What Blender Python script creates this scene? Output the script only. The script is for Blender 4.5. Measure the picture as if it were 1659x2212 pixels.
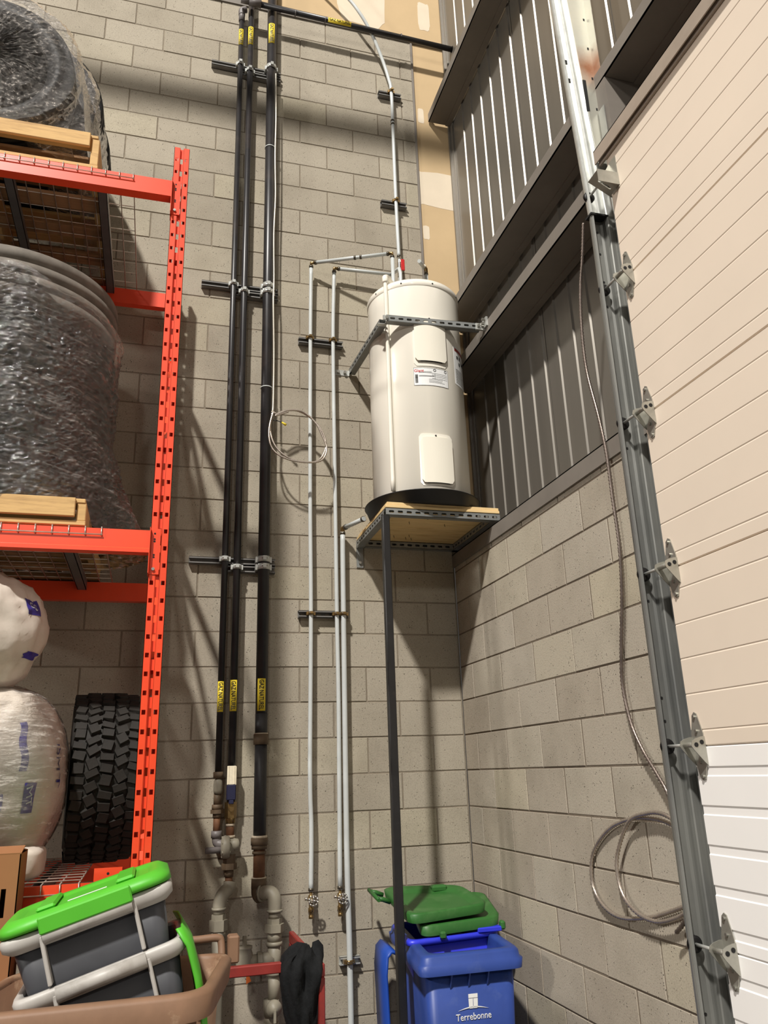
import bpy, math, random
from mathutils import Vector, Matrix, noise
random.seed(7)
sc = bpy.context.scene
for o in list(bpy.data.objects): bpy.data.objects.remove(o)
COL = sc.collection
PI = math.pi

# ------------------------------------------------------------------ camera
cd = bpy.data.cameras.new('camera'); cam = bpy.data.objects.new('camera', cd); COL.objects.link(cam)
cd.sensor_fit = 'VERTICAL'; cd.sensor_height = 36.0; cd.lens = 1707.08/2212*36.0
cd.clip_start = .05; cd.clip_end = 100
_r = Vector((.96232, -.26996, -.03247)); _d = Vector((.05443, .30823, -.94975)); _f = Vector((.26641, .9122, .31131))
cam.matrix_world = Matrix(((_r.x, -_d.x, -_f.x, -1.8028), (_r.y, -_d.y, -_f.y, -4.6093), (_r.z, -_d.z, -_f.z, 1.7852), (0, 0, 0, 1)))
sc.camera = cam

# ------------------------------------------------------------------ light, exposure
sc.view_settings.view_transform = 'Standard'; sc.view_settings.look = 'None'
sc.view_settings.exposure = 0.0; sc.view_settings.gamma = 1.0; sc.view_settings.use_curve_mapping = False
w = bpy.data.worlds.new('hall_ambient'); sc.world = w; w.use_nodes = True
w.node_tree.nodes['Background'].inputs[0].default_value = (1.0, .95, .89, 1)
w.node_tree.nodes['Background'].inputs[1].default_value = .055
def lamp(name, loc, size, power, col=(1, .962, .905), target=(-.9, -.2, 3.5)):
    l = bpy.data.lights.new(name, 'AREA'); l.shape = 'DISK'; l.size = size; l.energy = power; l.color = col
    o = bpy.data.objects.new(name, l); COL.objects.link(o); o.location = loc
    o.rotation_euler = (Vector(target)-Vector(loc)).to_track_quat('-Z', 'Y').to_euler()
lamp('high_bay_lamp', (-9.6, -14.6, 21.2), 1.1, 8600)
lamp('fill_lamp_rear', (-5.5, -17.0, 9.0), .9, 260)  # unseen fill added behind the camera to lift the lower back wall
lamp('fill_lamp_side', (-16.0, -6.0, 7.5), .9, 720)  # weak fill added far to the left, brightens the door and right wall

# ------------------------------------------------------------------ materials
def lin(c): return tuple(((v/255/12.92) if v/255 <= .04045 else ((v/255+.055)/1.055)**2.4) for v in c)
class NT:
    def __init__(s, name):
        s.m = bpy.data.materials.new(name); s.m.use_nodes = True; s.t = s.m.node_tree
        s.b = s.t.nodes['Principled BSDF']; s.out = s.t.nodes['Material Output']
    def n(s, typ, **kw):
        nd = s.t.nodes.new(typ)
        for k, v in kw.items():
            if k.startswith('i_'):
                k = k[2:]; k = int(k) if k.isdigit() else k.replace('_', ' '); nd.inputs[k].default_value = v
            else: setattr(nd, k, v)
        return nd
    def l(s, a, b): s.t.links.new(a, b)
    def coord(s, scale=(1, 1, 1)):
        tc = s.n('ShaderNodeTexCoord'); mp = s.n('ShaderNodeMapping'); mp.inputs['Scale'].default_value = scale
        s.l(tc.outputs['Object'], mp.inputs[0]); return mp.outputs[0]
    def mix(s, fac, a, b, mode='MIX'):
        x = s.n('ShaderNodeMix', data_type='RGBA', blend_type=mode)
        for i, v in ((0, fac), (6, a), (7, b)):
            if isinstance(v, (int, float)): x.inputs[i].default_value = v
            elif isinstance(v, tuple): x.inputs[i].default_value = (*v[:3], 1)
            else: s.l(v, x.inputs[i])
        return x.outputs[2]
    def ramp(s, src, stops):
        r = s.n('ShaderNodeValToRGB'); e = r.color_ramp.elements
        while len(e) < len(stops): e.new(.5)
        for q, (p, c) in zip(e, stops): q.position = p; q.color = (*c, 1) if isinstance(c, tuple) else (c, c, c, 1)
        s.l(src, r.inputs[0]); return r.outputs[0]
    def noise(s, vec, scale, detail=4, rough=.55):
        x = s.n('ShaderNodeTexNoise'); x.inputs['Scale'].default_value = scale; x.inputs['Detail'].default_value = detail
        x.inputs['Roughness'].default_value = rough; s.l(vec, x.inputs['Vector']); return x.outputs[0]
    def bump(s, h, st=.3, dist=.005):
        x = s.n('ShaderNodeBump'); x.inputs['Strength'].default_value = st; x.inputs['Distance'].default_value = dist
        s.l(h, x.inputs['Height']); s.l(x.outputs[0], s.b.inputs['Normal'])
M = {}
def mat(key, rgb, rough=.6, metal=0., var=.12, scale=6., stretch=(1, 1, 1), bump=0., bscale=60., spec=.5, dirt=None, coat=0.):
    q = NT(key); c = lin(rgb); v = q.coord(stretch)
    a = tuple(max(0, x*(1-var)) for x in c); b = tuple(min(1, x*(1+var)) for x in c)
    colr = q.mix(q.ramp(q.noise(v, scale, 5, .6), [(.3, 0.), (.7, 1.)]), a, b)
    if dirt:
        dc, lo, hi, ds = dirt
        colr = q.mix(q.ramp(q.noise(v, ds, 6, .65), [(lo, 0.), (hi, 1.)]), colr, lin(dc))
    q.l(colr, q.b.inputs['Base Color']); q.b.inputs['Roughness'].default_value = rough; q.b.inputs['Metallic'].default_value = metal
    q.b.inputs['Specular IOR Level'].default_value = spec; q.b.inputs['Coat Weight'].default_value = coat
    if bump: q.bump(q.noise(v, bscale, 4, .6), bump, .004)
    M[key] = q.m; return q

# concrete block: each block its own tone, pores, stains with their own shape
def blockmat(key, tones, stain):
    q = NT(key); tc = q.n('ShaderNodeTexCoord'); oi = q.n('ShaderNodeObjectInfo')
    ad = q.n('ShaderNodeVectorMath', operation='ADD'); sc_ = q.n('ShaderNodeVectorMath', operation='SCALE')
    q.l(oi.outputs['Location'], sc_.inputs[0]); sc_.inputs['Scale'].default_value = 1.0
    q.l(tc.outputs['Object'], ad.inputs[0]); q.l(sc_.outputs[0], ad.inputs[1]); v = ad.outputs[0]
    base = q.ramp(oi.outputs['Random'], [(0., lin(tones[0])), (.35, lin(tones[1])), (.7, lin(tones[2])), (1., lin(tones[3]))])
    fine = q.noise(v, 150, 4, .75)
    c1 = q.mix(q.ramp(fine, [(.25, .62), (.55, 1.0), (.8, 1.12)]), (0, 0, 0), base, 'MIX')
    c1 = q.mix(1.0, base, q.ramp(fine, [(.25, .52), (.48, .94), (.62, 1.0)]), 'MULTIPLY')
    pore = q.n('ShaderNodeTexVoronoi', feature='F1'); pore.inputs['Scale'].default_value = 75; q.l(v, pore.inputs['Vector'])
    pm = q.ramp(pore.outputs['Distance'], [(.0, .0), (.13, .15), (.22, 1.)])
    gate = q.ramp(q.noise(v, 28, 2), [(.50, 1.), (.60, 0.)])
    pm2 = q.mix(gate, pm, (1., 1., 1.), 'MIX')
    c2 = q.mix(.95, c1, q.mix(1.0, c1, pm2, 'MULTIPLY'))
    st = q.noise(v, 2.3, 6, .6); c3 = q.mix(q.ramp(st, [(.46, 0.), (.72, stain)]), c2, lin((104, 95, 80)))
    q.l(c3, q.b.inputs['Base Color']); q.b.inputs['Roughness'].default_value = .95; q.b.inputs['Specular IOR Level'].default_value = .15
    h = q.mix(.5, fine, pm2); q.bump(h, .55, .004); M[key] = q.m
blockmat('block', [(163, 154, 138), (168, 159, 143), (172, 163, 147), (176, 167, 147)], .28)
blockmat('block_side', [(172, 161, 145), (177, 167, 151), (180, 171, 156), (186, 176, 155)], .30)
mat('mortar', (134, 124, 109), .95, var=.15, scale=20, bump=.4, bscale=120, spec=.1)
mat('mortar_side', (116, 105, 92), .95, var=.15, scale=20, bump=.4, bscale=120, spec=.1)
mat('drywall', (192, 167, 130), .8, var=.05, scale=3, spec=.2)
mat('drywall_patch', (214, 200, 178), .8, var=.04, scale=5, spec=.2)
mat('floor', (92, 88, 82), .55, var=.15, scale=2, dirt=((80, 76, 70), .5, .8, 1.1))
mat('ceiling', (150, 146, 140), .8)
mat('siding', (122, 117, 109), .40, .5, var=.06, scale=3, stretch=(1, 3, .15))
mat('girt', (122, 115, 107), .55, .0, var=.10, scale=4, spec=.35)
mat('galv', (132, 132, 127), .42, .4, var=.16, scale=7, stretch=(1, 1, .25), dirt=((96, 98, 98), .5, .75, 3.))
mat('galv_bright', (196, 197, 192), .34, .5, var=.12, scale=20)
mat('galv_dull', (142, 144, 142), .42, .45, var=.14, scale=14)
mat('hinge', (168, 166, 156), .38, .6, var=.14, scale=18)
mat('bolt', (170, 168, 160), .35, .8, var=.1)
mat('rail_grey', (118, 116, 113), .45, .25, var=.12, scale=14)
mat('dark', (14, 13, 12), .8, var=.2)
mat('black_roller', (22, 20, 20), .5, var=.2)
q = mat('rust_galv', (168, 166, 156), .42, .6, var=.12, scale=6)
mat('door_cream', (226, 211, 193), .55, var=.02, scale=3, spec=.3)
mat('door_white', (245, 242, 238), .5, var=.015, scale=3, spec=.35)
mat('heater', (240, 234, 220), .16, var=.015, scale=2, spec=.55, coat=.3)
mat('heater_panel', (238, 232, 216), .22, var=.01, spec=.5)
mat('pan_black', (26, 25, 26), .5, var=.25, scale=9)
mat('ply', (224, 194, 140), .7, var=.08, scale=4, stretch=(1, 6, 1), dirt=((196, 160, 104), .5, .75, 5))
mat('steel_black', (27, 26, 26), .42, var=.2, scale=18, spec=.5, dirt=((52, 46, 42), .62, .8, 14))
mat('gas_black', (36, 34, 35), .38, var=.25, scale=8, spec=.5, dirt=((58, 50, 46), .55, .8, 5))
mat('gas_scuffed', (40, 39, 40), .5, var=.3, scale=16, dirt=((96, 96, 100), .66, .74, 17))
mat('rust_pipe', (98, 66, 44), .7, var=.3, scale=22, spec=.3)
mat('iron_fitting', (92, 76, 58), .62, var=.25, scale=20, spec=.35)
mat('grey_paint', (142, 136, 120), .5, var=.10, scale=18, spec=.4)
mat('grey_dark', (104, 98, 96), .5, var=.12, scale=18)
mat('pipe_paste', (196, 182, 160), .8, var=.2, scale=60)
mat('valve_lever', (228, 218, 192), .6, var=.1, scale=40)
mat('navy', (26, 28, 58), .45, var=.2)
mat('label_yellow', (226, 200, 52), .5, var=.04)
mat('ink', (20, 18, 14), .6)
mat('pex', (196, 200, 198), .35, var=.05, scale=10, spec=.4)
mat('brass', (148, 122, 80), .28, .85, var=.2, scale=40)
mat('chrome', (214, 208, 196), .16, .9, var=.1, scale=40)
mat('crimp', (92, 86, 76), .35, .7, var=.2)
mat('red_handle', (190, 30, 30), .4)
mat('bx', (190, 178, 166), .30, .75, var=.15, scale=30)
mat('bx_dark', (124, 112, 104), .34, .7, var=.2, scale=30)
mat('bx_light', (206, 200, 186), .4, .35, var=.1, scale=30)
mat('rack', (232, 74, 40), .36, var=.06, scale=5, spec=.5, coat=.15)
mat('wire', (200, 192, 180), .32, .5, var=.15, scale=30)
mat('deck_channel', (96, 95, 95), .42, .3, var=.15)
mat('wood', (206, 168, 112), .8, var=.16, scale=5, stretch=(.5, 6, 6), dirt=((132, 98, 62), .52, .78, 5))
mat('wood_dark', (148, 112, 76), .85, var=.22, scale=5, stretch=(.5, 6, 6), dirt=((84, 62, 44), .5, .78, 5))
mat('rubber', (30, 30, 31), .62, var=.25, scale=12, spec=.35, bump=.15, bscale=90)
mat('rubber_grey', (112, 106, 98), .7, var=.2, scale=16, spec=.25)
mat('rubber_mud', (38, 35, 31), .7, var=.3, scale=14, spec=.3, bump=.2, bscale=80)
mat('red_tag', (150, 40, 34), .5)
mat('bag_white', (204, 194, 182), .5, var=.08, scale=6, spec=.4, bump=.5, bscale=14, dirt=((168, 156, 142), .5, .8, 5))
mat('print_purple', (54, 44, 128), .5, var=.2, scale=20)
mat('card', (152, 106, 72), .85, var=.06, scale=4, spec=.15)
mat('brown_bin', (130, 100, 78), .55, var=.12, scale=10, spec=.4, dirt=((196, 170, 140), .62, .82, 6))
mat('tote_body', (68, 69, 73), .5, var=.10, scale=7, spec=.4)
mat('tote_rim', (178, 174, 168), .45, var=.08, scale=12, dirt=((140, 134, 126), .55, .8, 8))
mat('green_lid', (82, 176, 46), .45, var=.06, scale=6, spec=.4)
mat('green_dark', (48, 100, 44), .45, var=.10, scale=6, spec=.4, dirt=((84, 122, 72), .5, .8, 5))
mat('blue_cart', (44, 68, 138), .45, var=.10, scale=8, spec=.4, dirt=((72, 90, 144), .6, .85, 7))
mat('blue_bright', (50, 60, 214), .4, var=.06, scale=8)
mat('blue_lid', (34, 76, 170), .45, var=.1, scale=8)
mat('white_print', (236, 236, 234), .6)
mat('red_steel', (142, 46, 40), .45, var=.12, scale=10, dirt=((108, 40, 36), .5, .8, 9))
mat('cloth', (26, 27, 28), .9, var=.35, scale=26, spec=.2, bump=.6, bscale=70)
mat('orange_tag', (226, 112, 44), .6)
mat('wood_strip', (158, 144, 130), .6)

def film(key, opac, tint, stretch, bscale=26, fr=.30):
    q = NT(key); v = q.coord(stretch); v2 = q.coord((1, 1, 1)); t_ = q.t
    tr_ = q.n('ShaderNodeBsdfTransparent'); gl = q.n('ShaderNodeBsdfGlossy'); gl.inputs['Roughness'].default_value = .09; gl.inputs['Color'].default_value = (.95, .95, .95, 1)
    df = q.n('ShaderNodeBsdfDiffuse'); df.inputs['Color'].default_value = (*lin(tint), 1)
    hh = q.mix(.5, q.noise(v2, bscale, 4, .65), q.noise(v, 9, 5, .7)); bp = q.n('ShaderNodeBump'); bp.inputs['Strength'].default_value = .6; bp.inputs['Distance'].default_value = .02; q.l(hh, bp.inputs['Height'])
    q.l(bp.outputs[0], gl.inputs['Normal'])
    lw = q.n('ShaderNodeLayerWeight'); lw.inputs[0].default_value = fr; q.l(bp.outputs[0], lw.inputs['Normal'])
    m1 = q.n('ShaderNodeMixShader'); q.l(lw.outputs['Fresnel'], m1.inputs[0]); q.l(tr_.outputs[0], m1.inputs[1]); q.l(gl.outputs[0], m1.inputs[2])
    st = q.ramp(q.noise(v, 7, 6, .72), [(.42, opac*.25), (.56, opac*.8), (.64, min(1, opac*3.2)), (.72, opac*.6)])
    crease = q.ramp(q.noise(v2, 3.2, 5, .6), [(.35, .25), (.65, 1.)])
    fac = q.n('ShaderNodeMath', operation='MULTIPLY'); q.l(st, fac.inputs[0]); q.l(crease, fac.inputs[1])
    m2 = q.n('ShaderNodeMixShader'); q.l(fac.outputs[0], m2.inputs[0]); q.l(m1.outputs[0], m2.inputs[1]); q.l(df.outputs[0], m2.inputs[2]); q.l(m2.outputs[0], q.out.inputs[0])
    M[key] = q.m
film('film', .12, (205, 196, 188), (1.2, 1.2, 9), 26, .48)
film('film_top', .24, (214, 206, 198), (6, 2, 9), 30, .13)
film('film_light', .22, (226, 220, 212), (1.5, 1.5, 8))

# rusty patch on the upper track angle: a mark with a shape of its own
q = NT('track_rust'); v = q.coord()
tc = q.n('ShaderNodeTexCoord'); gr = q.n('ShaderNodeVectorMath', operation='DISTANCE'); q.l(tc.outputs['Object'], gr.inputs[0])
gr.inputs[1].default_value = (-.02, -2.165, 4.86)
nz = q.noise(v, 9, 4); ad = q.n('ShaderNodeMath', operation='MULTIPLY_ADD'); q.l(nz, ad.inputs[0]); ad.inputs[1].default_value = .12; q.l(gr.outputs['Value'], ad.inputs[2])
c = q.mix(q.ramp(ad.outputs[0], [(.08, 1.), (.2, .0)]), q.mix(q.noise(v, 5, 4), lin((190, 186, 170)), lin((160, 160, 152))), lin((128, 78, 40)))
q.l(c, q.b.inputs['Base Color']); q.b.inputs['Metallic'].default_value = .45; q.b.inputs['Roughness'].default_value = .42; M['track_rust'] = q.m

# ------------------------------------------------------------------ mesh builder
class MB:
    def __init__(s): s.v = []; s.f = []; s.sm = []
    def add(s, vs, fs, smooth=False, mx=None):
        o = len(s.v); s.v += [tuple(mx @ Vector(p)) if mx else tuple(p) for p in vs]
        s.f += [tuple(i+o for i in f) for f in fs]; s.sm += [smooth]*len(fs); return s
    def box(s, a, b, mx=None, bev=0.):
        x0, x1 = sorted((a[0], b[0])); y0, y1 = sorted((a[1], b[1])); z0, z1 = sorted((a[2], b[2]))
        if not bev:
            vs = [(x, y, z) for x in (x0, x1) for y in (y0, y1) for z in (z0, z1)]
            return s.add(vs, [(0, 1, 3, 2), (4, 6, 7, 5), (0, 4, 5, 1), (2, 3, 7, 6), (0, 2, 6, 4), (1, 5, 7, 3)], mx=mx)
        bev = min(bev, (x1-x0)*.49, (y1-y0)*.49, (z1-z0)*.49)
        c = Vector(((x0+x1)/2, (y0+y1)/2, (z0+z1)/2)); h = Vector(((x1-x0)/2, (y1-y0)/2, (z1-z0)/2)); vs = []; idx = {}
        for sx in (-1, 1):
            for sy in (-1, 1):
                for sz in (-1, 1):
                    for k in range(3):
                        p = Vector((sx*h.x, sy*h.y, sz*h.z))
                        for j, sg in enumerate((sx, sy, sz)):
                            if j != k: p[j] -= sg*bev
                        idx[(sx, sy, sz, k)] = len(vs); vs.append(c+p)
        fs = []
        for k in range(3):
            u, w_ = [(1, 2), (2, 0), (0, 1)][k]
            for sg in (-1, 1):
                cs = []
                for a_, b_ in ((-1, -1), (1, -1), (1, 1), (-1, 1)):
                    t = [0, 0, 0]; t[k] = sg; t[u] = a_; t[w_] = b_; cs.append(idx[(*t, k)])
                fs.append(tuple(cs if sg > 0 else cs[::-1]))
        for k in range(3):
            u, w_ = [(1, 2), (2, 0), (0, 1)][k]
            for su in (-1, 1):
                for sw in (-1, 1):
                    def g(sk, kk):
                        t = [0, 0, 0]; t[k] = sk; t[u] = su; t[w_] = sw; return idx[(*t, kk)]
                    f = [g(-1, u), g(1, u), g(1, w_), g(-1, w_)]
                    fs.append(tuple(f if su*sw > 0 else f[::-1]))
        for sx in (-1, 1):
            for sy in (-1, 1):
                for sz in (-1, 1):
                    f = [idx[(sx, sy, sz, k)] for k in range(3)]; fs.append(tuple(f if sx*sy*sz > 0 else f[::-1]))
        return s.add(vs, fs, mx=mx)
    def tube(s, path, r, n=12, cap=True, smooth=True, closed=False):
        P = [Vector(p) for p in path]; m = len(P); rr = r if isinstance(r, (list, tuple)) else [r]*m
        up = None; vs = []; fs = []
        for i, p in enumerate(P):
            if closed: t = P[(i+1) % m]-P[i-1]
            else: t = P[min(i+1, m-1)]-P[max(i-1, 0)]
            if t.length < 1e-9: t = Vector((0, 0, 1))
            t.normalize()
            if up is None: up = t.orthogonal().normalized()
            up = (up-t*up.dot(t)); up = up.normalized() if up.length > 1e-6 else t.orthogonal().normalized()
            sd = t.cross(up)
            for k in range(n):
                a = 2*PI*k/n; vs.append(p+(up*math.cos(a)+sd*math.sin(a))*rr[i])
        for i in range(m if closed else m-1):
            j = (i+1) % m
            for k in range(n):
                fs.append((i*n+k, i*n+(k+1) % n, j*n+(k+1) % n, j*n+k))
        s.add(vs, fs, smooth)
        if cap and not closed:
            s.add(vs[:n], [tuple(range(n))[::-1]]); s.add(vs[-n:], [tuple(range(n))])
        return s
    def cyl(s, a, b, r, n=16, smooth=True): return s.tube([a, b], r, n, True, smooth)
    def lathe(s, prof, n=32, mx=None, smooth=True, close=False, a0=0, a1=2*PI):
        full = abs(a1-a0-2*PI) < 1e-6; m = n if full else n+1; L = len(prof); vs = []; fs = []
        for k in range(m):
            a = a0+(a1-a0)*k/n
            for r, z in prof: vs.append((r*math.cos(a), r*math.sin(a), z))
        for k in range(n):
            k2 = (k+1) % m
            for i in range(L if close else L-1):
                j = (i+1) % L; fs.append((k*L+i, k2*L+i, k2*L+j, k*L+j))
        return s.add(vs, fs, smooth, mx)
    def prism(s, poly, d, mx=None):  # poly in local xy, extruded along local z by d
        n = len(poly); vs = [(x, y, 0) for x, y in poly]+[(x, y, d) for x, y in poly]
        fs = [tuple(range(n))[::-1], tuple(range(n, 2*n))]+[(i, (i+1) % n, (i+1) % n+n, i+n) for i in range(n)]
        return s.add(vs, fs, mx=mx)
    def slotplate(s, L, W, holes, t, mx, octa=True):
        # plate in local xy (x 0..L, y 0..W), front at z=0, thickness t backwards; holes: (cx, cy, hw, hh), one per cell along x
        hs = sorted(holes); xs = [0]+[(hs[i][0]+hs[i+1][0])/2 for i in range(len(hs)-1)]+[L] if hs else [0, L]
        for i, (cx, cy, hw, hh) in enumerate(hs):
            x0, x1 = xs[i], xs[i+1]
            if octa:
                k = hh*.55
                inn = [(cx-hw+k, cy-hh), (cx+hw-k, cy-hh), (cx+hw, cy-hh+k), (cx+hw, cy+hh-k), (cx+hw-k, cy+hh), (cx-hw+k, cy+hh), (cx-hw, cy+hh-k), (cx-hw, cy-hh+k)]
                out = [(x0, 0), (x1, 0), (x1, 0), (x1, W), (x1, W), (x0, W), (x0, W), (x0, 0)]
            else:
                inn = [(cx-hw, cy-hh), (cx+hw, cy-hh), (cx+hw, cy+hh), (cx-hw, cy+hh)]; out = [(x0, 0), (x1, 0), (x1, W), (x0, W)]
            n = len(inn); vs = [(x, y, 0) for x, y in out]+[(x, y, 0) for x, y in inn]+[(x, y, -t) for x, y in inn]
            fs = []
            for j in range(n):
                j2 = (j+1) % n
                if out[j] == out[j2]: fs.append((j, n+j2, n+j))
                else: fs.append((j, j2, n+j2, n+j))
                fs.append((n+j, n+j2, 2*n+j2, 2*n+j))
            s.add(vs, fs, mx=mx)
        return s
    def loft(s, rings, smooth=True, cap0=False, cap1=False):
        n = len(rings[0]); vs = [p for r in rings for p in r]; fs = []
        for i in range(len(rings)-1):
            for k in range(n): fs.append((i*n+k, i*n+(k+1) % n, (i+1)*n+(k+1) % n, (i+1)*n+k))
        s.add(vs, fs, smooth)
        if cap0: s.add(rings[0], [tuple(range(n))[::-1]])
        if cap1: s.add(rings[-1], [tuple(range(n))])
        return s
    def mesh(s, name):
        me = bpy.data.meshes.new(name); me.from_pydata(s.v, [], s.f)
        me.polygons.foreach_set('use_smooth', s.sm); me.update(); return me

WM = {}
def link(o, parent=None, loc=None):
    COL.objects.link(o)
    if parent is not None: o.parent = parent; o.matrix_parent_inverse = WM.get(parent.name, Matrix()).inverted()
    return o
def obj(name, mb, m, parent=None, fix=True):
    me = mb.mesh(name) if isinstance(mb, MB) else mb
    if isinstance(mb, MB) and fix:
        import bmesh
        b = bmesh.new(); b.from_mesh(me); bmesh.ops.remove_doubles(b, verts=b.verts, dist=1e-6); bmesh.ops.recalc_face_normals(b, faces=b.faces); b.to_mesh(me); b.free()
    me.materials.clear(); me.materials.append(M[m])
    o = bpy.data.objects.new(name, me); return link(o, parent)
def objs(name, mb, m, parent):
    # every loose piece of the builder becomes an object of its own
    n = len(mb.v); par = list(range(n))
    def fd(i):
        while par[i] != i: par[i] = par[par[i]]; i = par[i]
        return i
    key = {}
    for i, p in enumerate(mb.v):
        k = tuple(round(c, 6) for c in p)
        if k in key: par[fd(i)] = fd(key[k])
        else: key[k] = i
    for f in mb.f:
        for i in f[1:]: par[fd(i)] = fd(f[0])
    grp = {}
    for f, s in zip(mb.f, mb.sm): grp.setdefault(fd(f[0]), []).append((f, s))
    for g in grp.values():
        ids = sorted({i for f, _ in g for i in f}); mp = {i: k for k, i in enumerate(ids)}; b = MB(); b.v = [mb.v[i] for i in ids]; b.f = [tuple(mp[i] for i in f) for f, _ in g]; b.sm = [s for _, s in g]
        obj(name, b, m, parent)
def thing(name, label, cat, loc=(0, 0, 0), group=None):
    o = bpy.data.objects.new(name, None); o.empty_display_size = .05; COL.objects.link(o); o.location = loc
    WM[o.name] = Matrix.Translation(loc); return tag(o, label, cat, group)
def tag(o, label, cat, group=None):
    o['label'] = label; o['category'] = cat
    if group: o['group'] = group
    return o
def struct(name, mb, m, fix=True):
    o = obj(name, mb, m, None, fix); o['kind'] = 'structure'; return o
def bx(a, b, bev=0., mx=None): return MB().box(a, b, mx, bev)
def tmesh(body, size, mx, extrude=.0006, sx=1.0, bold=0., sub=0):
    cu = bpy.data.curves.new('lettering', 'FONT'); cu.body = body; cu.size = size; cu.extrude = extrude; cu.align_x = 'CENTER'; cu.align_y = 'CENTER'; cu.resolution_u = 3; cu.offset = bold
    o = bpy.data.objects.new('lettering', cu); COL.objects.link(o)
    bpy.context.view_layer.update()
    me = bpy.data.meshes.new_from_object(o.evaluated_get(bpy.context.evaluated_depsgraph_get()))
    if sub:
        import bmesh
        b = bmesh.new(); b.from_mesh(me); bmesh.ops.triangulate(b, faces=b.faces)
        for _ in range(sub):
            L = max(e.calc_length() for e in b.edges)*.5; bmesh.ops.subdivide_edges(b, edges=[e for e in b.edges if e.calc_length() > size*.12], cuts=1); bmesh.ops.triangulate(b, faces=b.faces)
        b.to_mesh(me); b.free()
    bpy.data.objects.remove(o); me.transform(mx @ Matrix.Diagonal((sx, 1, 1, 1))); return me
def basis(o, x, y, z):
    x, y, z = Vector(x), Vector(y), Vector(z)
    return Matrix(((x.x, y.x, z.x, o[0]), (x.y, y.y, z.y, o[1]), (x.z, y.z, z.z, o[2]), (0, 0, 0, 1)))
def smooth_path(pts, n=8):
    P = [Vector(p) for p in pts]; out = []
    for i in range(len(P)-1):
        a, b, c, d = P[max(i-1, 0)], P[i], P[i+1], P[min(i+2, len(P)-1)]
        for k in range(n):
            t = k/n; out.append(.5*((2*b)+(c-a)*t+(2*a-5*b+4*c-d)*t*t+(3*b-a-3*c+d)*t**3))
    out.append(P[-1]); return out

# ------------------------------------------------------------------ setting
K0 = 2.975                                     # height of the reference bed joint; joints lie at K0 - 0.2 k
struct('floor', bx((-9, -14, -.1), (1.5, .3, 0)), 'floor')

def blockmesh(wd, ht, name):
    # front face at local y=0 looking to -y, 10 mm joint taken off, edges eased
    mb = MB(); a, h, e, d = wd/2-.0045, ht/2-.0042, .0016, .022
    o = [(-a, e, -h), (a, e, -h), (a, e, h), (-a, e, h)]; i = [(-a+e, 0, -h+e), (a-e, 0, -h+e), (a-e, 0, h-e), (-a+e, 0, h-e)]; k = [(x, d, z) for x, _, z in o]
    f = [(4, 5, 6, 7)]
    for j in range(4): j2 = (j+1) % 4; f += [(j, j2, 4+j2, 4+j), (8+j, 8+j2, j2, j)]
    mb.add(o+i+k, f); me = mb.mesh(name); return me
BM = {}
def put_block(parent, m, wall, u0, u1, z0, z1):
    key = (m, round(u1-u0, 3), round(z1-z0, 3))
    if key not in BM: BM[key] = blockmesh(u1-u0, z1-z0, 'block'); BM[key].materials.append(M[m])
    o = bpy.data.objects.new('block', BM[key]); link(o, parent)
    jit = random.uniform(-.0015, .0015)
    if wall == 'back': o.location = ((u0+u1)/2, jit, (z0+z1)/2)
    else: o.location = (jit, -(u0+u1)/2, (z0+z1)/2); o.rotation_euler = (0, 0, -PI/2)
    return o
WXR = -.095; TOPZ = 7.375
wb = MB(); wb.box((-4.2, .0032, 0), (WXR, .2, TOPZ-.002)); wb.box((WXR, .0032, 0), (0.0, .2, 3.12))
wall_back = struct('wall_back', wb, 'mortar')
rest = MB(); cnt = 0
rows = []
z1 = TOPZ; k = -22
while z1 > 0:
    z0 = max(0, K0-.2*(k+1)); rows.append((k, z0, z1)); z1 = z0; k += 1
for k, z0, z1 in rows:
    off = .2 if k % 2 else .4                  # odd k: joints at -0.2-0.4n
    xr = WXR if z0 > 3.06 else -.004; edges = [xr]; x = -off
    while x > -4.1:
        if x < xr-.05: edges.append(x)
        x -= .4
    for a, b in zip(edges[1:], edges[:-1]):
        hidden_low = z1 < .72
        left_lim = -3.1 + (7.0-z0)*.105
        vis = a > left_lim-.4 and not hidden_low
        if vis and cnt < 300: put_block(wall_back, 'block', 'back', a, b, z0, z1); cnt += 1
        else:
            me = blockmesh(b-a, z1-z0, 'tmp'); rest.add([(v.co.x+(a+b)/2, v.co.y, v.co.z+(z0+z1)/2) for v in me.vertices], [tuple(p.vertices) for p in me.polygons]); bpy.data.meshes.remove(me)
ro = obj('block_field', rest, 'block', wall_back); ro['kind'] = 'stuff'

# right wall: lower block wall, face at x = 0
RT = 3.035
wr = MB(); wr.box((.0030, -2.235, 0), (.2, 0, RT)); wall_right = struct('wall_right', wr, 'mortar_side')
z1 = RT; k = -1; rest = MB()
while z1 > 0:
    z0 = max(0, K0-.2*(k+1)); off = .2 if k % 2 else .4
    e = [.004]; y = off
    while y < 2.2: e.append(y); y += .4
    e.append(2.235)
    for a, b in zip(e[:-1], e[1:]):
        if b-a > .02: put_block(wall_right, 'block_side', 'right', a, b, z0, z1)
    z1 = z0; k += 1

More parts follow.
